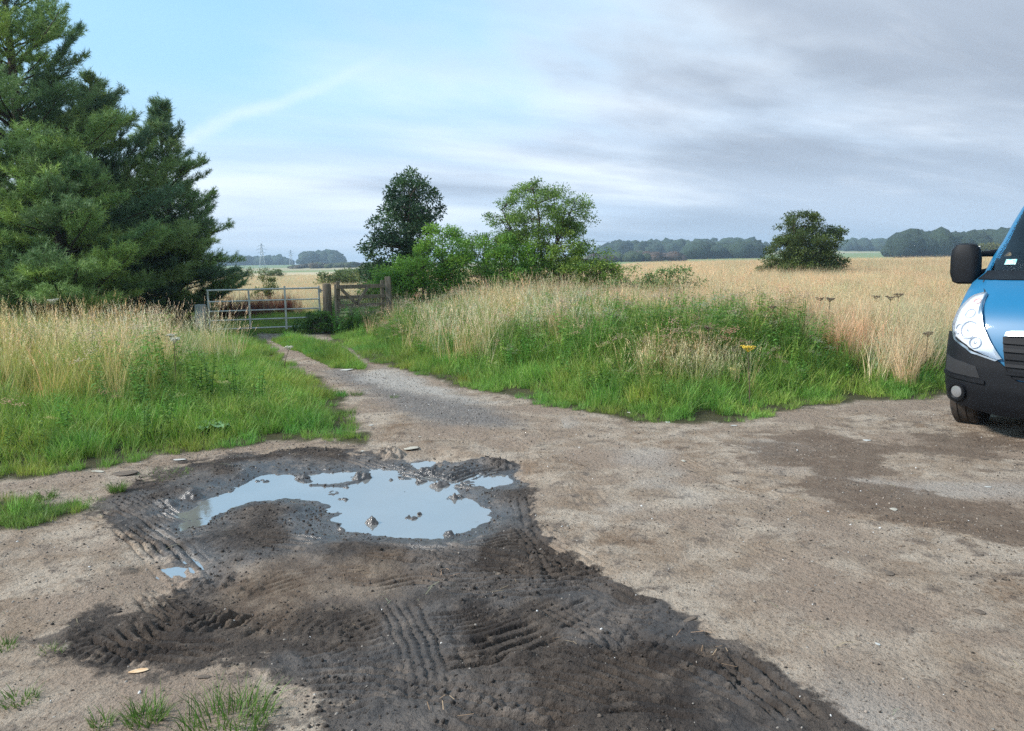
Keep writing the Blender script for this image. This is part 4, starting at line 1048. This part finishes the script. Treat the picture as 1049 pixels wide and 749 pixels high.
for zz in (.2, 1.0):
    b = MB(); b.tube([(Lg-.02, 0, zz), (Lg+.10, 0, zz)], .014, 8); b.tube([(Lg+.02, 0, zz-.05), (Lg+.02, 0, zz+.05)], .02, 8); b.build('hinge', M_GALV, groot, True)
# wooden gate, thick post to square post
A = Vector((xp+.24, dG+.08, 0)); Bv = Vector((xr-.09, dG+.86, 0)); Lg = (Bv-A).length
wr = empty('wooden_gate', (A.x, A.y, zp+.02), math.atan2(Bv.y-A.y, Bv.x-A.x), label='old wooden five bar gate half buried in the right bank', cat='gate')
for k, zz in enumerate((.2, .42, .63, .84, 1.10)):
    b = MB(); b.box((Lg/2, 0, zz), (Lg, .035, .085 if k < 4 else .10), None, .006); b.build('rail', M_WOOD2, wr)
for xx in (.05, Lg-.05):
    b = MB(); b.box((xx, .045, .66), (.09, .05, 1.16), None, .008); b.build('stile', M_WOOD2, wr)
for (xa, za, xb, zb) in ((.08, .16, Lg*.62, 1.06), (.10, 1.05, .55, .62)):
    b = MB(); d = Vector((xb-xa, 0, zb-za)); an = -math.atan2(d.z, d.x)
    b.box(((xa+xb)/2, -.034, (za+zb)/2), (d.length, .03, .075), Matrix.Rotation(an, 3, 'Y')); b.build('brace', M_WOOD2, wr)
# shrubby weeds at post foot
broadleaf('nettle_patch', 328, dG-.3, [(0, .28, .32, .25, .32), (-.35, .16, .3, .25, .18)], 30, 1900, .07, [(.07, .15, .035), (.09, .19, .04)], 71, 'dark green nettle clump at the foot of the gate post', 'weeds', stems=5, base_r=.012, cr=.13)

x = R.uniform(xat(348, dG-.5), xat(398, dG-.2), 70); y = R.uniform(dG-1.0, dG-.25, 70)+(x-xat(348, dG))*.5
scatter('gate_weeds', 'leafy_weed', x, y, R.uniform(.65, 1.1, 70), tints(x, y, (1, 1.05, .9), .2, 45), 'rank weeds growing up in front of the wooden gate', 'weeds', .12)
# ------------------------------------------------------------------ single plants
def plant(name, lib_kind, px, py, parts_, label, cat, group=None):
    x, y = gp(px, py); z = float(hgt(x, y)); Vs, Fs, Cs = [], [], []; c0 = 0
    rng = np.random.default_rng(int(px*7+py))
    for (n, hmin, hmax, w, sp, lean, cols) in parts_:
        v_, f_, c_ = blades(n, hmin, hmax, w, sp, lean, cols, 4, rng=rng); Vs.append(v_); Fs.append(f_+c0); Cs.append(c_); c0 += len(v_)
    V_ = np.concatenate(Vs); V_[:, 2] = V_[:, 2]-z*0
    me = npmesh(name, V_, [np.concatenate(Fs)], M_LEAF, np.concatenate(Cs))
    return link(name, me, loc=(x, y, z), label=label, cat=cat, group=group)
GC = [(.10, .20, .03), (.14, .25, .045), (.08, .16, .03), (.20, .24, .08)]
TG = 'single grass tufts on the bare dirt'
for px_, py_, n_, h0_, h1_, sp_, lb in ((233, 742, 330, .05, .15, .16, 'largest grass tuft at the bottom edge, right of the others'), (150, 737, 170, .04, .11, .07, 'medium grass tuft at the bottom edge beside the largest'),
        (104, 744, 70, .03, .08, .04, 'small grass tuft at the bottom edge, left of the medium one'), (20, 718, 120, .03, .07, .06, 'flat grass tuft near the lower left corner'),
        (4, 662, 80, .03, .07, .05, 'grass tuft cut by the left edge below the worn patch'), (52, 664, 60, .02, .06, .05, 'thin grass tuft just left of the churned hollow'),
        (120, 503, 190, .05, .12, .05, 'bright round grass tuft alone on the mud edge'), (46, 511, 160, .04, .10, .08, 'dark grass tuft above the worn grass patch'), (168, 485, 260, .02, .06, .22, 'flat dull grass mat beside the brown slab'),
        (300, 6, 0, 0, 0, 0, ''), (366, 405, 120, .04, .1, .08, 'grass tuft on the track edge below the wheel tracks'), (355, 425, 160, .05, .12, .1, 'grass tuft at the corner of the left bank'),
        (404, 408, 60, .03, .08, .05, 'tiny grass tuft alone on the stony track'), (96, 512, 90, .03, .06, .08, 'sparse grass tuft right of the worn patch')):
    if n_: plant('grass_tuft', 0, px_, py_, [(n_, h0_, h1_, .0045, sp_, .7, GC)], lb, 'grass tuft', TG)
def dock(px, py, n, L, label):
    x, y = gp(px, py); z = float(hgt(x, y)); root = empty('dock_plant', (x, y, z+.02), label=label, cat='plant'); rng = np.random.default_rng(int(px))
    for i in range(n):
        a = i*2.4; l = L*rng.uniform(.7, 1.15); b = MB(); rows = []
        for k in range(8):
            t_ = k/7; w = l*.22*math.sin(math.pi*min(1, t_*.9+.07))**.7*(.25 if t_ < .2 else 1); rr = l*t_*.85; zz = l*(.75*t_-.62*t_*t_)+.02
            c_ = Vector((math.cos(a)*rr, math.sin(a)*rr, zz)); s_ = Vector((-math.sin(a), math.cos(a), 0))
            rows.append([c_-s_*w+Vector((0, 0, .015*math.sin(k*2))), c_-Vector((0, 0, .012)), c_+s_*w+Vector((0, 0, .015*math.cos(k*2)))])
        v_ = [q for r_ in rows for q in r_]; f_ = []
        for k in range(7):
            for j in range(2): f_.append((k*3+j, k*3+j+1, k*3+j+4, k*3+j+3))
        b.add(v_, f_); b.build('leaf', M_DOCK, root, True)
M_DOCK = simple('dock leaf', (.17, .30, .12), .45, var=.25, scale=30, col2=(.22, .36, .17))
dock(213, 446, 9, .26, 'broad leaved dock plant at the front of the left bank')
dock(122, 425, 7, .24, 'broad leaved plant half hidden in the left bank grass')
def umbel(px, d, h, col, label, name='dried_hogweed', r=.10, cat='dead flower head', group='dried flower heads in the golden field'):
    x = xat(px, d); z = float(hgt(x, d)); root = empty(name, (x, d, z), label=label, cat=cat, group=group); rng = np.random.default_rng(int(px*3+d*10))
    lx = rng.normal(0, .05); b = MB(); P = [Vector((lx*t*t, .02*t, h*t)) for t in (0, .35, .7, 1)]; b.tube(P, [.007, .006, .005, .004], 6); b.build('stem', M_DEAD, root, True)
    c = MB(); tp = P[-1]
    for i in range(16):
        a = rng.uniform(0, 6.28); rr = r*math.sqrt(rng.uniform()); e = tp+Vector((math.cos(a)*rr, math.sin(a)*rr, .05+rng.uniform(-.01, .015))); c.tube([tp, e], .0018, 4)
        for q in range(6):
            o_ = e+Vector(tuple(rng.normal(0, .011, 3)*[1, 1, .4])); s_ = .008
            c.add([o_+Vector((-s_, 0, 0)), o_+Vector((0, 0, s_)), o_+Vector((s_, 0, 0)), o_+Vector((0, s_, 0)), o_+Vector((0, -s_, 0)), o_+Vector((0, 0, -s_*.5))], [(0, 3, 1), (3, 2, 1), (2, 4, 1), (4, 0, 1), (0, 5, 3), (3, 5, 2), (2, 5, 4), (4, 5, 0)])
    c.build('umbel', col, root)
M_DEAD = simple('dead stem', (.14, .10, .06), .8, var=.3); M_CREAM = simple('cream flowers', (.66, .63, .5), .8, var=.2); M_YEL = simple('yellow flowers', (.75, .50, .03), .7, var=.2)
for px_, d_, h_, r_, lb in ((908, 12.0, 1.25, .16, 'wide dark dried hogweed head nearest the van mirror'), (918, 12.6, 1.32, .12, 'dark dried hogweed head just behind the widest one'), (898, 12.8, 1.22, .12, 'dried hogweed head left of the widest one'),
        (848, 11.5, 1.2, .12, 'dried hogweed head below the right side of the lone hawthorn'), (838, 12.2, 1.15, .10, 'smaller dried hogweed head below the lone hawthorn'), (797, 11, 1.1, .10, 'dried hogweed head left of the others in the golden field'),
        (950, 10.0, .95, .1, 'low dried hogweed head close to the van headlight'), (725, 9.6, 1.05, .09, 'dried hogweed head among the green weeds of the right bank')):
    umbel(px_, d_, h_*.56, M_DEAD, lb, r=r_*.62)
for px_, d_, h_, lb in ((178, 9.5, .62, 'cream yarrow head at the track end of the left bank'), (183, 10.8, .55, 'cream yarrow head just behind the nearer one'), (290, 12, .35, 'low cream flower head by the grass strip'), (60, 10.5, 1.05, 'cream flower head high in the left bank')):
    umbel(px_, d_, h_, M_CREAM, lb, 'yarrow', .06, 'flower', 'cream flowers in the left bank')
umbel(770, 8.4, .62, M_YEL, 'yellow ragwort flower in the green right bank', 'ragwort', .07, 'flower', None)

# ------------------------------------------------------------------ stones and scraps
def stone(name, px, py, w, mat, label, cat='stone', fl=.35, seed=1, rz=0, asp=1, group='larger stones lying on the dirt'):
    x, y = gp(px, py); z = float(hgt(x, y)); V_, F_ = rock(w/2, seed, w/2*fl/(w/2) * w/2, 3); V_[:, 1] *= asp
    V_ = V_*[1, 1, 1]; me = npmesh(name, V_, [F_], mat, smooth=False)
    o = link(name, me, loc=(x, y, z+w*fl*.12), label=label, cat=cat, group=group); o.rotation_euler = (rnd.uniform(-.08, .08), rnd.uniform(-.08, .08), rz); return o
M_LIME = simple('limestone', (.52, .47, .38), .85, var=.3, scale=25, bump=.5); M_WHT = simple('white stone', (.58, .56, .51), .8, var=.2, scale=30, bump=.4)
M_BRN = simple('brown slab', (.17, .125, .09), .8, var=.4, scale=18, bump=.6); M_CHIP = simple('orange wood chip', (.62, .36, .17), .7, var=.4, scale=40, col2=(.70, .52, .33))
stone('flat_stone', 421, 459, .165, M_LIME, 'largest pale flat stone at the top edge of the puddle mud', fl=.22, seed=3, asp=1.1)
stone('flat_stone', 355, 379, .24, M_WHT, 'white flat stone at the tip of the left bank grass', fl=.25, seed=4)
stone('slab', 127, 486, .21, M_BRN, 'dark brown slab lying by the flat grass mat', 'slab', .22, 5, .2)
stone('slab', 101, 484, .13, M_LIME, 'greenish thin slab left of the dark brown one', 'slab', .18, 6, -.5)
stone('flat_stone', 183, 471, .13, M_WHT, 'thin white chip at the foot of the left bank', 'stone', .12, 7)
stone('wood_chip', 142, 687, .085, M_CHIP, 'orange piece of split wood below the churned hollow', 'wood chip', .35, 8, .1, .7, None)
stone('mud_clod', 209, 694, .06, M_BRN, 'small dark clod between the wood chip and the tufts', 'mud clod', .6, 9, .3, 1, None)
stone('twig_bundle', 707, 634, .10, M_BRN, 'dark bark scrap at the edge of the black mud', 'bark', .3, 10, .6, .4, None)
for i, (px_, py_, w_, lb) in enumerate(((372, 461, .05, 'small white stone left of the largest pale stone'), (684, 433, .07, 'white chip at the foot of the right bank grass'), (645, 424, .06, 'white chip under the straw clump'),
        (752, 436, .08, 'white stone where the bank curves toward the van'), (888, 450, .09, 'elongated white stone in the middle of the damp dirt'), (947, 503, .06, 'pale stone on the dark damp strip near the van'),
        (1012, 500, .055, 'white stone on the damp strip by the right edge'), (915, 522, .07, 'flat pinkish stone at the lower edge of the damp strip'), (910, 589, .075, 'black clod on the pale dirt in the right foreground'),
        (1003, 627, .06, 'dark flat stone near the right edge of the foreground'), (899, 660, .03, 'small white pebble in the right foreground'), (614, 735, .022, 'white pebble in the black mud near the bottom edge'),
        (700, 472, .06, 'pale stone in the middle of the dirt'), (474, 679, .028, 'white chip in the mud between the tyre marks'), (684, 748, .03, 'white pebble on the black mud, bottom edge'),
        (380, 437, .06, 'grey white stone at the corner of the left bank'), (430, 447, .05, 'grey stone above the largest pale stone'), (1008, 470, .07, 'brownish stone below the van wheel'))):
    stone('stone', px_, py_, w_, M_BRN if 'dark' in lb or 'black' in lb or 'brown' in lb else (M_WHT if 'white' in lb else M_LIME), lb, 'stone', .4, 20+i, rnd.uniform(0, 3))

# ------------------------------------------------------------------ van
M_BLUE = simple('blue van paint', (.006, .14, .29), .46, 0, coat=.18, spec=.5); M_BLK = simple('black plastic', (.007, .008, .011), .6, spec=.28, var=.4, bump=.06, scale=60)
M_CHR = simple('chrome', (.50, .52, .54), .3, 1.0); M_TYRE = simple('tyre rubber', (.022, .021, .02), .85, var=.4, scale=12, col2=(.06, .045, .035)); M_RIM = simple('steel wheel', (.30, .31, .32), .4, .7)
M_REFL = simple('lamp reflector', (.9, .92, .95), .2, .35, bump=.0); M_DARKIN = simple('dark interior', (.02, .02, .022), .8); M_SEAT = simple('seat cloth', (.07, .07, .075), .9)
mgs, t, p = newmat('window glass'); p.inputs['Base Color'].default_value = (.8, .88, .9, 1); p.inputs['Roughness'].default_value = .03; p.inputs['Transmission Weight'].default_value = 1; p.inputs['IOR'].default_value = 1.45
mgl, t, p = newmat('clear lens'); p.inputs['Base Color'].default_value = (.96, .98, 1, 1); p.inputs['Roughness'].default_value = .05; p.inputs['Transmission Weight'].default_value = .9; p.inputs['IOR'].default_value = 1.3
M_FOG = simple('fog lamp glass', (.38, .39, .41), .2, .5); t = mgl.node_tree; t.nodes.clear(); gl_ = N(t, 'ShaderNodeBsdfGlossy'); gl_.inputs['Roughness'].default_value = .04; tp_ = N(t, 'ShaderNodeBsdfTransparent'); tp_.inputs[0].default_value = (.95, .97, 1, 1)
fr_ = N(t, 'ShaderNodeFresnel'); fr_.inputs[0].default_value = 1.45; mx_ = N(t, 'ShaderNodeMixShader'); t.links.new(fr_.outputs[0], mx_.inputs[0]); t.links.new(tp_.outputs[0], mx_.inputs[1]); t.links.new(gl_.outputs[0], mx_.inputs[2])
mo_ = N(t, 'ShaderNodeOutputMaterial'); t.links.new(mx_.outputs[0], mo_.inputs[0])
M_BOWL = simple('lamp bowl', (.62, .65, .70), .28, .75)
M_AMB = simple('amber lamp', (.75, .42, .36), .3)
VAN = empty('van', (0, 0, 0), label='blue panel van with black bumper facing the camera at right edge', cat='van')
ZL = [.20, .34, .48, .66, .84, .95, 1.06, 1.16, 1.25, 1.33, 1.40, 1.46, 1.49, 1.66, 1.80, 2.0, 2.15, 2.28, 2.38, 2.44, 2.48]
YF = [.10, .03, .0, .0, .02, .05, .09, .15, .24, .38, .55, .78, .88, 1.05, 1.24, 1.45, 1.62, 1.80, 2.02, 2.30, 2.75]
WF = [.99, 1.02, 1.035, 1.04, 1.04, 1.04, 1.035, 1.03, 1.025, 1.02, 1.015, 1.01, 1.005, .985, .96, .935, .91, .885, .855, .81, .70]
def prof(z, T): return float(np.interp(z, ZL, T))
VL = 5.6
def outline(z, m=90):
    yf, w = prof(z, YF), prof(z, WF); rx = .34*(1 if z < 1.4 else .75); ry = (.58-.22*ss(z, 1.2, 1.5)) 
    P = [(x, yf+.05*(x/w)**2) for x in np.linspace(0, w-rx, 24)]
    for a in np.linspace(0, math.pi/2, 24)[1:]: P.append((w-rx+rx*math.sin(a)**.9 if a < math.pi/2 else w, yf+.05+ry*(1-math.cos(a))**1.0))
    P.append((w, VL)); P = np.array(P); s_ = np.concatenate([[0], np.cumsum(np.hypot(*np.diff(P, axis=0).T))])
    return P, s_
_oc = {}
def SV(u_, z, off=0.0):
    zk = round(z, 3)
    if zk not in _oc: _oc[zk] = outline(z)
    P, s_ = _oc[zk]; a = abs(u_); sg = 1 if u_ >= 0 else -1
    x = np.interp(a, s_, P[:, 0]); y = np.interp(a, s_, P[:, 1])
    if off:
        e = .02; p1 = SV(u_+e, z); p0 = SV(u_-e, z); q1 = SV(u_, min(z+.015, 2.47)); q0 = SV(u_, max(z-.015, .21))
        n = (p1-p0).cross(q1-q0).normalized(); return Vector((x*sg, y, z))+n*off
    return Vector((x*sg, y, z))
def umax(z): return _oc.setdefault(round(z, 3), outline(z))[1][-1]
def ruled(A, B, na, nb):
    """grid between two polylines in (u, z)"""
    def res(P, n):
        P = np.array(P, float); s_ = np.concatenate([[0], np.cumsum(np.hypot(*np.diff(P, axis=0).T))]); t_ = np.linspace(0, s_[-1], n)
        return np.stack([np.interp(t_, s_, P[:, 0]), np.interp(t_, s_, P[:, 1])], -1)
    a, b = res(A, na), res(B, na); return [[a[i]*(1-k/(nb-1))+b[i]*(k/(nb-1)) for k in range(nb)] for i in range(na)]
def panel(name, A, B, mat, parent, off=.012, na=20, nb=10, skirt=.03, dish=0.0, mirror=False):
    G = ruled(A, B, na, nb); b = MB(); v_ = []
    for i in range(na):
        for k in range(nb):
            u_, z = G[i][k]; u_ = -u_ if mirror else u_
            e = math.sin(math.pi*i/(na-1))*math.sin(math.pi*k/(nb-1)); v_.append(SV(u_, z, off+dish*e))
    f_ = [(i*nb+k, (i+1)*nb+k, (i+1)*nb+k+1, i*nb+k+1) for i in range(na-1) for k in range(nb-1)]
    ring = [i*nb for i in range(na)]+[(na-1)*nb+k for k in range(1, nb)]+[i*nb+nb-1 for i in range(na-2, -1, -1)]+[k for k in range(nb-2, 0, -1)]
    n0 = len(v_)
    for j in ring:
        i, k = divmod(j, nb); u_, z = G[i][k]; u_ = -u_ if mirror else u_; v_.append(SV(u_, z, off-skirt))
    for j in range(len(ring)): f_.append((ring[j], ring[(j+1) % len(ring)], n0+(j+1) % len(ring), n0+j))
    b.add(v_, f_); return b.build(name, mat, parent, True)
WY_ = .80  # front axle
def zbot(u_, z=.5):
    p_ = SV(u_, .6); y = p_.y
    if abs(p_.x) < .9: return .40
    h = .40
    for cy_ in (WY_, 4.35):
        q = .43**2-(y-cy_)**2
        if q > 0: h = max(h, .36+math.sqrt(q)*1.0)
    return h
# body shell with openings left for windscreen and side glass
us = list(np.linspace(0, 1.0, 21)) + list(np.linspace(1.03, 1.75, 26))
Uend = umax(1.0)
us = us + list(np.linspace(1.8, Uend, 110))
zs = [.22, .34, .48, .66, .84, .95, 1.06, 1.14, 1.21, 1.27, 1.33, 1.40, 1.46, 1.49, 1.56, 1.63, 1.7, 1.8, 1.9, 2.0, 2.08, 2.15, 2.28, 2.38, 2.44, 2.48]
b = MB(); allu = [-q for q in us[::-1]][:-1]+us; nu = len(allu); nz = len(zs); v_ = []
for u_ in allu:
    zb = zbot(u_)
    for z in zs:
        zz = max(z, zb); r_ = u_/us[-1]*umax(zz) if abs(u_) > 1.75 else u_; v_.append(SV(r_, min(zz, 2.48)))
def is_open(um, zm):
    if 1.495 < zm < 2.20 and abs(um) < (.90-.10*(zm-1.4)): return True
    pm = SV(um, zm); 
    if 1.495 < zm < 2.02 and abs(pm.x) > .85 and pm.y > 1.35+(zm-1.42)*.62 and pm.y < 2.35: return True
    return False
f_ = []
for i in range(nu-1):
    for k in range(nz-1):
        if max(zs[k], zbot(allu[i])) >= zs[k+1] and max(zs[k], zbot(allu[i+1])) >= zs[k+1]: continue
        um = (allu[i]+allu[i+1])/2; zm = (zs[k]+zs[k+1])/2
        if is_open(um, zm): continue
        f_.append((i*nz+k, (i+1)*nz+k, (i+1)*nz+k+1, i*nz+k+1))
top = [i*nz+nz-1 for i in range(nu)]
n0 = len(v_); L_, R_ = top[:nu//2+1], top[nu//2:][::1]
b.add(v_, f_)
b.add([SV(q if abs(q) <= 1.75 else q/us[-1]*umax(2.48), 2.48) for q in allu], [tuple(range(nu))])   # roof
b.add([(-.99, VL-.01, .25), (.99, VL-.01, .25), (.70, VL-.01, 2.47), (-.70, VL-.01, 2.47)], [(0, 1, 2, 3)])
body = b.build('body', M_BLUE, VAN, True)
b = MB(); b.box((0, 2.9, .30), (1.7, 5.0, .10)); b.box((0, 1.25, .78), (1.60, .06, .9)); b.build('chassis', M_DARKIN, VAN)
# cab: dashboard, seats, bulkhead
b = MB(); b.box((0, 1.42, 1.31), (1.84, .55, .30), None, .05); b.build('dashboard', M_DARKIN, VAN)
b = MB(); b.box((0, 2.7, 1.35), (1.80, .04, 1.9)); b.build('bulkhead', M_DARKIN, VAN)
for sx in (-.55, .2, .6):
    b = MB(); b.box((sx, 2.35, 1.35), (.40, .14, .72), None, .05); b.box((sx, 2.37, 1.84), (.24, .10, .2), None, .04); b.build('seat', M_SEAT, VAN)
b = MB(); b.tube([Vector((-.55+.19*math.cos(a), 1.72-.06*math.sin(a), 1.42+.17*math.sin(a))) for a in np.linspace(0, 6.283, 25)], .014, 8, False); b.build('steering_wheel', M_DARKIN, VAN, True)
ws = panel('windscreen', [(-.93, 1.495), (0, 1.485), (.93, 1.495)], [(-.84, 2.22), (0, 2.23), (.84, 2.22)], mgs, VAN, .008, 26, 14, .006)
panel('scuttle', [(-.98, 1.43), (0, 1.425), (.98, 1.43)], [(-.95, 1.51), (0, 1.505), (.95, 1.51)], M_BLK, VAN, .012, 24, 4, .02)
panel('windscreen_sticker', [(-.78, 1.565), (-.67, 1.565)], [(-.78, 1.615), (-.67, 1.615)], simple('sticker', (.75, .85, .82), .6, var=.5, scale=60, col2=(.15, .55, .55)), ws, .012, 3, 3, .002)
for mr in (False, True):
    panel('side_glass', [(1.95, 1.50), (2.75, 1.50)], [(2.2, 2.02), (2.62, 2.02)], mgs, VAN, .003, 10, 8, .004, mirror=mr)
for sx in (-.35, .35):
    b = MB(); b.tube([SV(sx*1.6, 1.49, .04), SV(sx*.9, 1.52, .035), SV(-sx*.2+sx*.3, 1.59, .03)], .012, 6); b.build('wiper', M_BLK, VAN, True)
# bumper wraps round the front corners
lo = [(u_, .26+.08*ss(abs(u_), .4, 1.0)) for u_ in np.linspace(-1.52, 1.52, 61)]
def bt(u_):
    a = abs(u_); return float(np.interp(a, [0, .36, .44, .54, .70, .86, 1.0, 1.20, 1.52], [.56, .58, .71, .76, .82, .90, .96, .95, .90]))
panel('bumper', lo, [(u_, bt(u_)) for u_ in np.linspace(-1.52, 1.52, 61)], M_BLK, VAN, .028, 61, 14, .045)
# grille + chrome strip
gr = panel('grille', [(-.42, .60), (0, .56), (.42, .60)], [(-.48, .95), (0, .98), (.48, .95)], M_BLK, VAN, .016, 20, 6, .02)
for k in range(5):
    z = .63+.065*k; panel('grille_bar', [(-.42-.012*k, z), (0, z-.008), (.42+.012*k, z)], [(-.42-.012*k, z+.026), (0, z+.018), (.42+.012*k, z+.026)], M_DARKIN if k % 2 else M_BLK, gr, .034, 20, 3, .02)
panel('chrome_strip', [(-.46, .955), (-.44, .95), (0, .97), (.44, .95), (.46, .955)], [(-.455, .985), (-.43, .995), (0, 1.015), (.43, .995), (.455, .985)], simple('satin chrome strip', (.34, .36, .38), .35, .9), VAN, .035, 24, 4, .035)
for mr in (False, True):
    panel('bonnet_gap', [(.742, 1.31), (.80, 1.36), (.87, 1.43)], [(.752, 1.308), (.811, 1.357), (.881, 1.427)], M_DARKIN, body, .0025, 10, 2, .01, mirror=mr)
    inner = [(.47, .76), (.57, .89), (.655, 1.03), (.70, 1.18), (.73, 1.30)]
    outer = [(.50, .75), (.70, .81), (.90, .91), (.995, 1.03), (.95, 1.16), (.84, 1.28), (.75, 1.31)]
    hl = panel('headlight', inner, outer, M_REFL, VAN, .014, 24, 12, .02, dish=0, mirror=mr)
    panel('lens', inner, outer, mgl, hl, .030, 24, 12, .014, dish=.012, mirror=mr)
    e1 = [(a-.010, c) for a, c in inner]; panel('trim', e1, [(a+.012, c) for a, c in inner], M_CHR, hl, .034, 20, 3, .02, mirror=mr)
    e1 = [(a-.006, c-.004) for a, c in outer]; panel('trim', e1, [(a+.012, c-.014) for a, c in outer], M_CHR, hl, .034, 26, 3, .02, mirror=mr)
    sg = 1 if mr else -1
    for (uu_, zz_, rr_, mt, nm) in ((.78, .99, .08, M_BOWL, 'lamp_bowl'), (.69, .885, .05, M_BOWL, 'lamp_bowl'), (.885, .99, .045, M_BOWL, 'lamp_bowl'), (.80, 1.13, .045, M_BOWL, 'lamp_bowl'), (.775, 1.235, .032, M_AMB, 'indicator')):
        c_ = SV(sg*(-uu_)*-1 if False else (-uu_ if not mr else uu_), zz_, .004); a_n = (SV((-uu_ if not mr else uu_), zz_, .05)-c_).normalized()
        Mx = Matrix.Translation(c_) @ Vector((0, 0, 1)).rotation_difference(a_n).to_matrix().to_4x4()
        b = MB(); b.lathe([(rr_*1.08, .004), (rr_*1.05, .018), (rr_*.96, .016), (rr_*.8, -.002), (rr_*.4, -.012), (rr_*.34, .006), (rr_*.1, .014)], 20, Mx); b.build(nm, mt, hl, True)
    panel('air_slot', [(.62, .58), (1.02, .61)], [(.66, .68), (1.00, .75)], M_DARKIN, VAN, .034, 14, 5, .008, mirror=mr)
    panel('bumper_rib', [(.58, .53), (1.04, .575)], [(.58, .56), (1.04, .61)], M_BLK, VAN, .046, 14, 3, .03, mirror=mr)
    c_ = SV((.83 if mr else -.83), .435, .026); a_n = (SV((.83 if mr else -.83), .435, .08)-c_).normalized()
    Mx = Matrix.Translation(c_) @ Vector((0, 0, 1)).rotation_difference(a_n).to_matrix().to_4x4() @ Matrix.Diagonal((1.25, 1, 1, 1))
    b = MB(); b.lathe([(.085, -.01), (.085, .014), (.066, .016), (.058, .002), (.05, -.004)], 22, Mx); fl_ = b.build('fog_light', M_BLK, VAN, True)
    b = MB(); b.lathe([(.053, .0), (.053, .010), (.035, .018), (.01, .021)], 20, Mx); b.build('lens', M_FOG, fl_, True)
    # mirror
    q = 1 if mr else -1
    mroot = MB(); prf = []
    hs = [(-.205, .06), (-.185, .10), (-.1, .122), (.05, .122), (.14, .112), (.19, .08), (.205, .03)]
    v_ = []; f_ = []; nn_ = 20
    for (zz, w) in hs:
        for k in range(nn_):
            a = 2*math.pi*k/nn_; cx_, cy_ = math.cos(a), math.sin(a); e = .55
            v_.append((q*(1.15)+w*1.12*math.copysign(abs(cx_)**e, cx_)+.02*q*zz, 1.12+.095*math.copysign(abs(cy_)**.7, cy_)*(w/.115)**.6, 1.585+zz))
    for i in range(len(hs)-1):
        for k in range(nn_): f_.append((i*nn_+k, i*nn_+(k+1) % nn_, (i+1)*nn_+(k+1) % nn_, (i+1)*nn_+k))
    f_ += [tuple(range(nn_))[::-1], tuple((len(hs)-1)*nn_+k for k in range(nn_))]
    mroot.add(v_, f_); mo_ = mroot.build('mirror', M_BLK, VAN, True)
    b = MB(); b.tube([(q*.95, 1.30, 1.50), (q*1.03, 1.20, 1.49), (q*1.13, 1.14, 1.47)], [.05, .035, .03], 10); b.tube([(q*.94, 1.38, 1.69), (q*1.03, 1.24, 1.68), (q*1.13, 1.14, 1.67)], [.04, .028, .026], 10)
    b.build('mirror_arm', M_BLK, mo_, True)
    b = MB(); b.box((q*1.15, 1.215, 1.62), (.19, .008, .28), None, .003); b.build('mirror_glass', M_CHR, mo_)
for sx in (-1, 1):
    for cy_ in (WY_, 4.35):
        Mx = Matrix.Translation((sx*.91, cy_, .345)) @ Matrix.Rotation(math.pi/2*sx, 4, 'Y')
        wroot = MB(); wroot.lathe([(.20, .10), (.215, .112), (.19, .09), (.17, .03), (.06, .02), (.055, .06), (.01, .065)], 30, Mx); wo = wroot.build('wheel', M_RIM, VAN, True)
        ty = MB(); pr = [(.205, -.10), (.26, -.115), (.32, -.112), (.342, -.095), (.346, -.045), (.338, -.042), (.338, -.034), (.347, -.03), (.347, .03), (.338, .034), (.338, .042), (.346, .045), (.342, .095), (.32, .112), (.26, .115), (.205, .10)]
        ty.lathe(pr, 44, Mx, False); ty.build('tyre', M_TYRE, wo, True)
# seat the van
YAW = rad(48)
cxp, cyp = gp(962, 437)
dpt = 7.32
corner = Vector((xat(968, dpt), dpt, 0))
van_loc = corner + Vector((math.cos(YAW), -math.sin(YAW), 0))*1.035 - Vector((math.sin(YAW), math.cos(YAW), 0))*.30
VAN.location = (van_loc.x, van_loc.y, float(hgt(np.array([corner.x]), np.array([dpt]))[0])-.015); VAN.rotation_euler = (0, 0, -YAW)
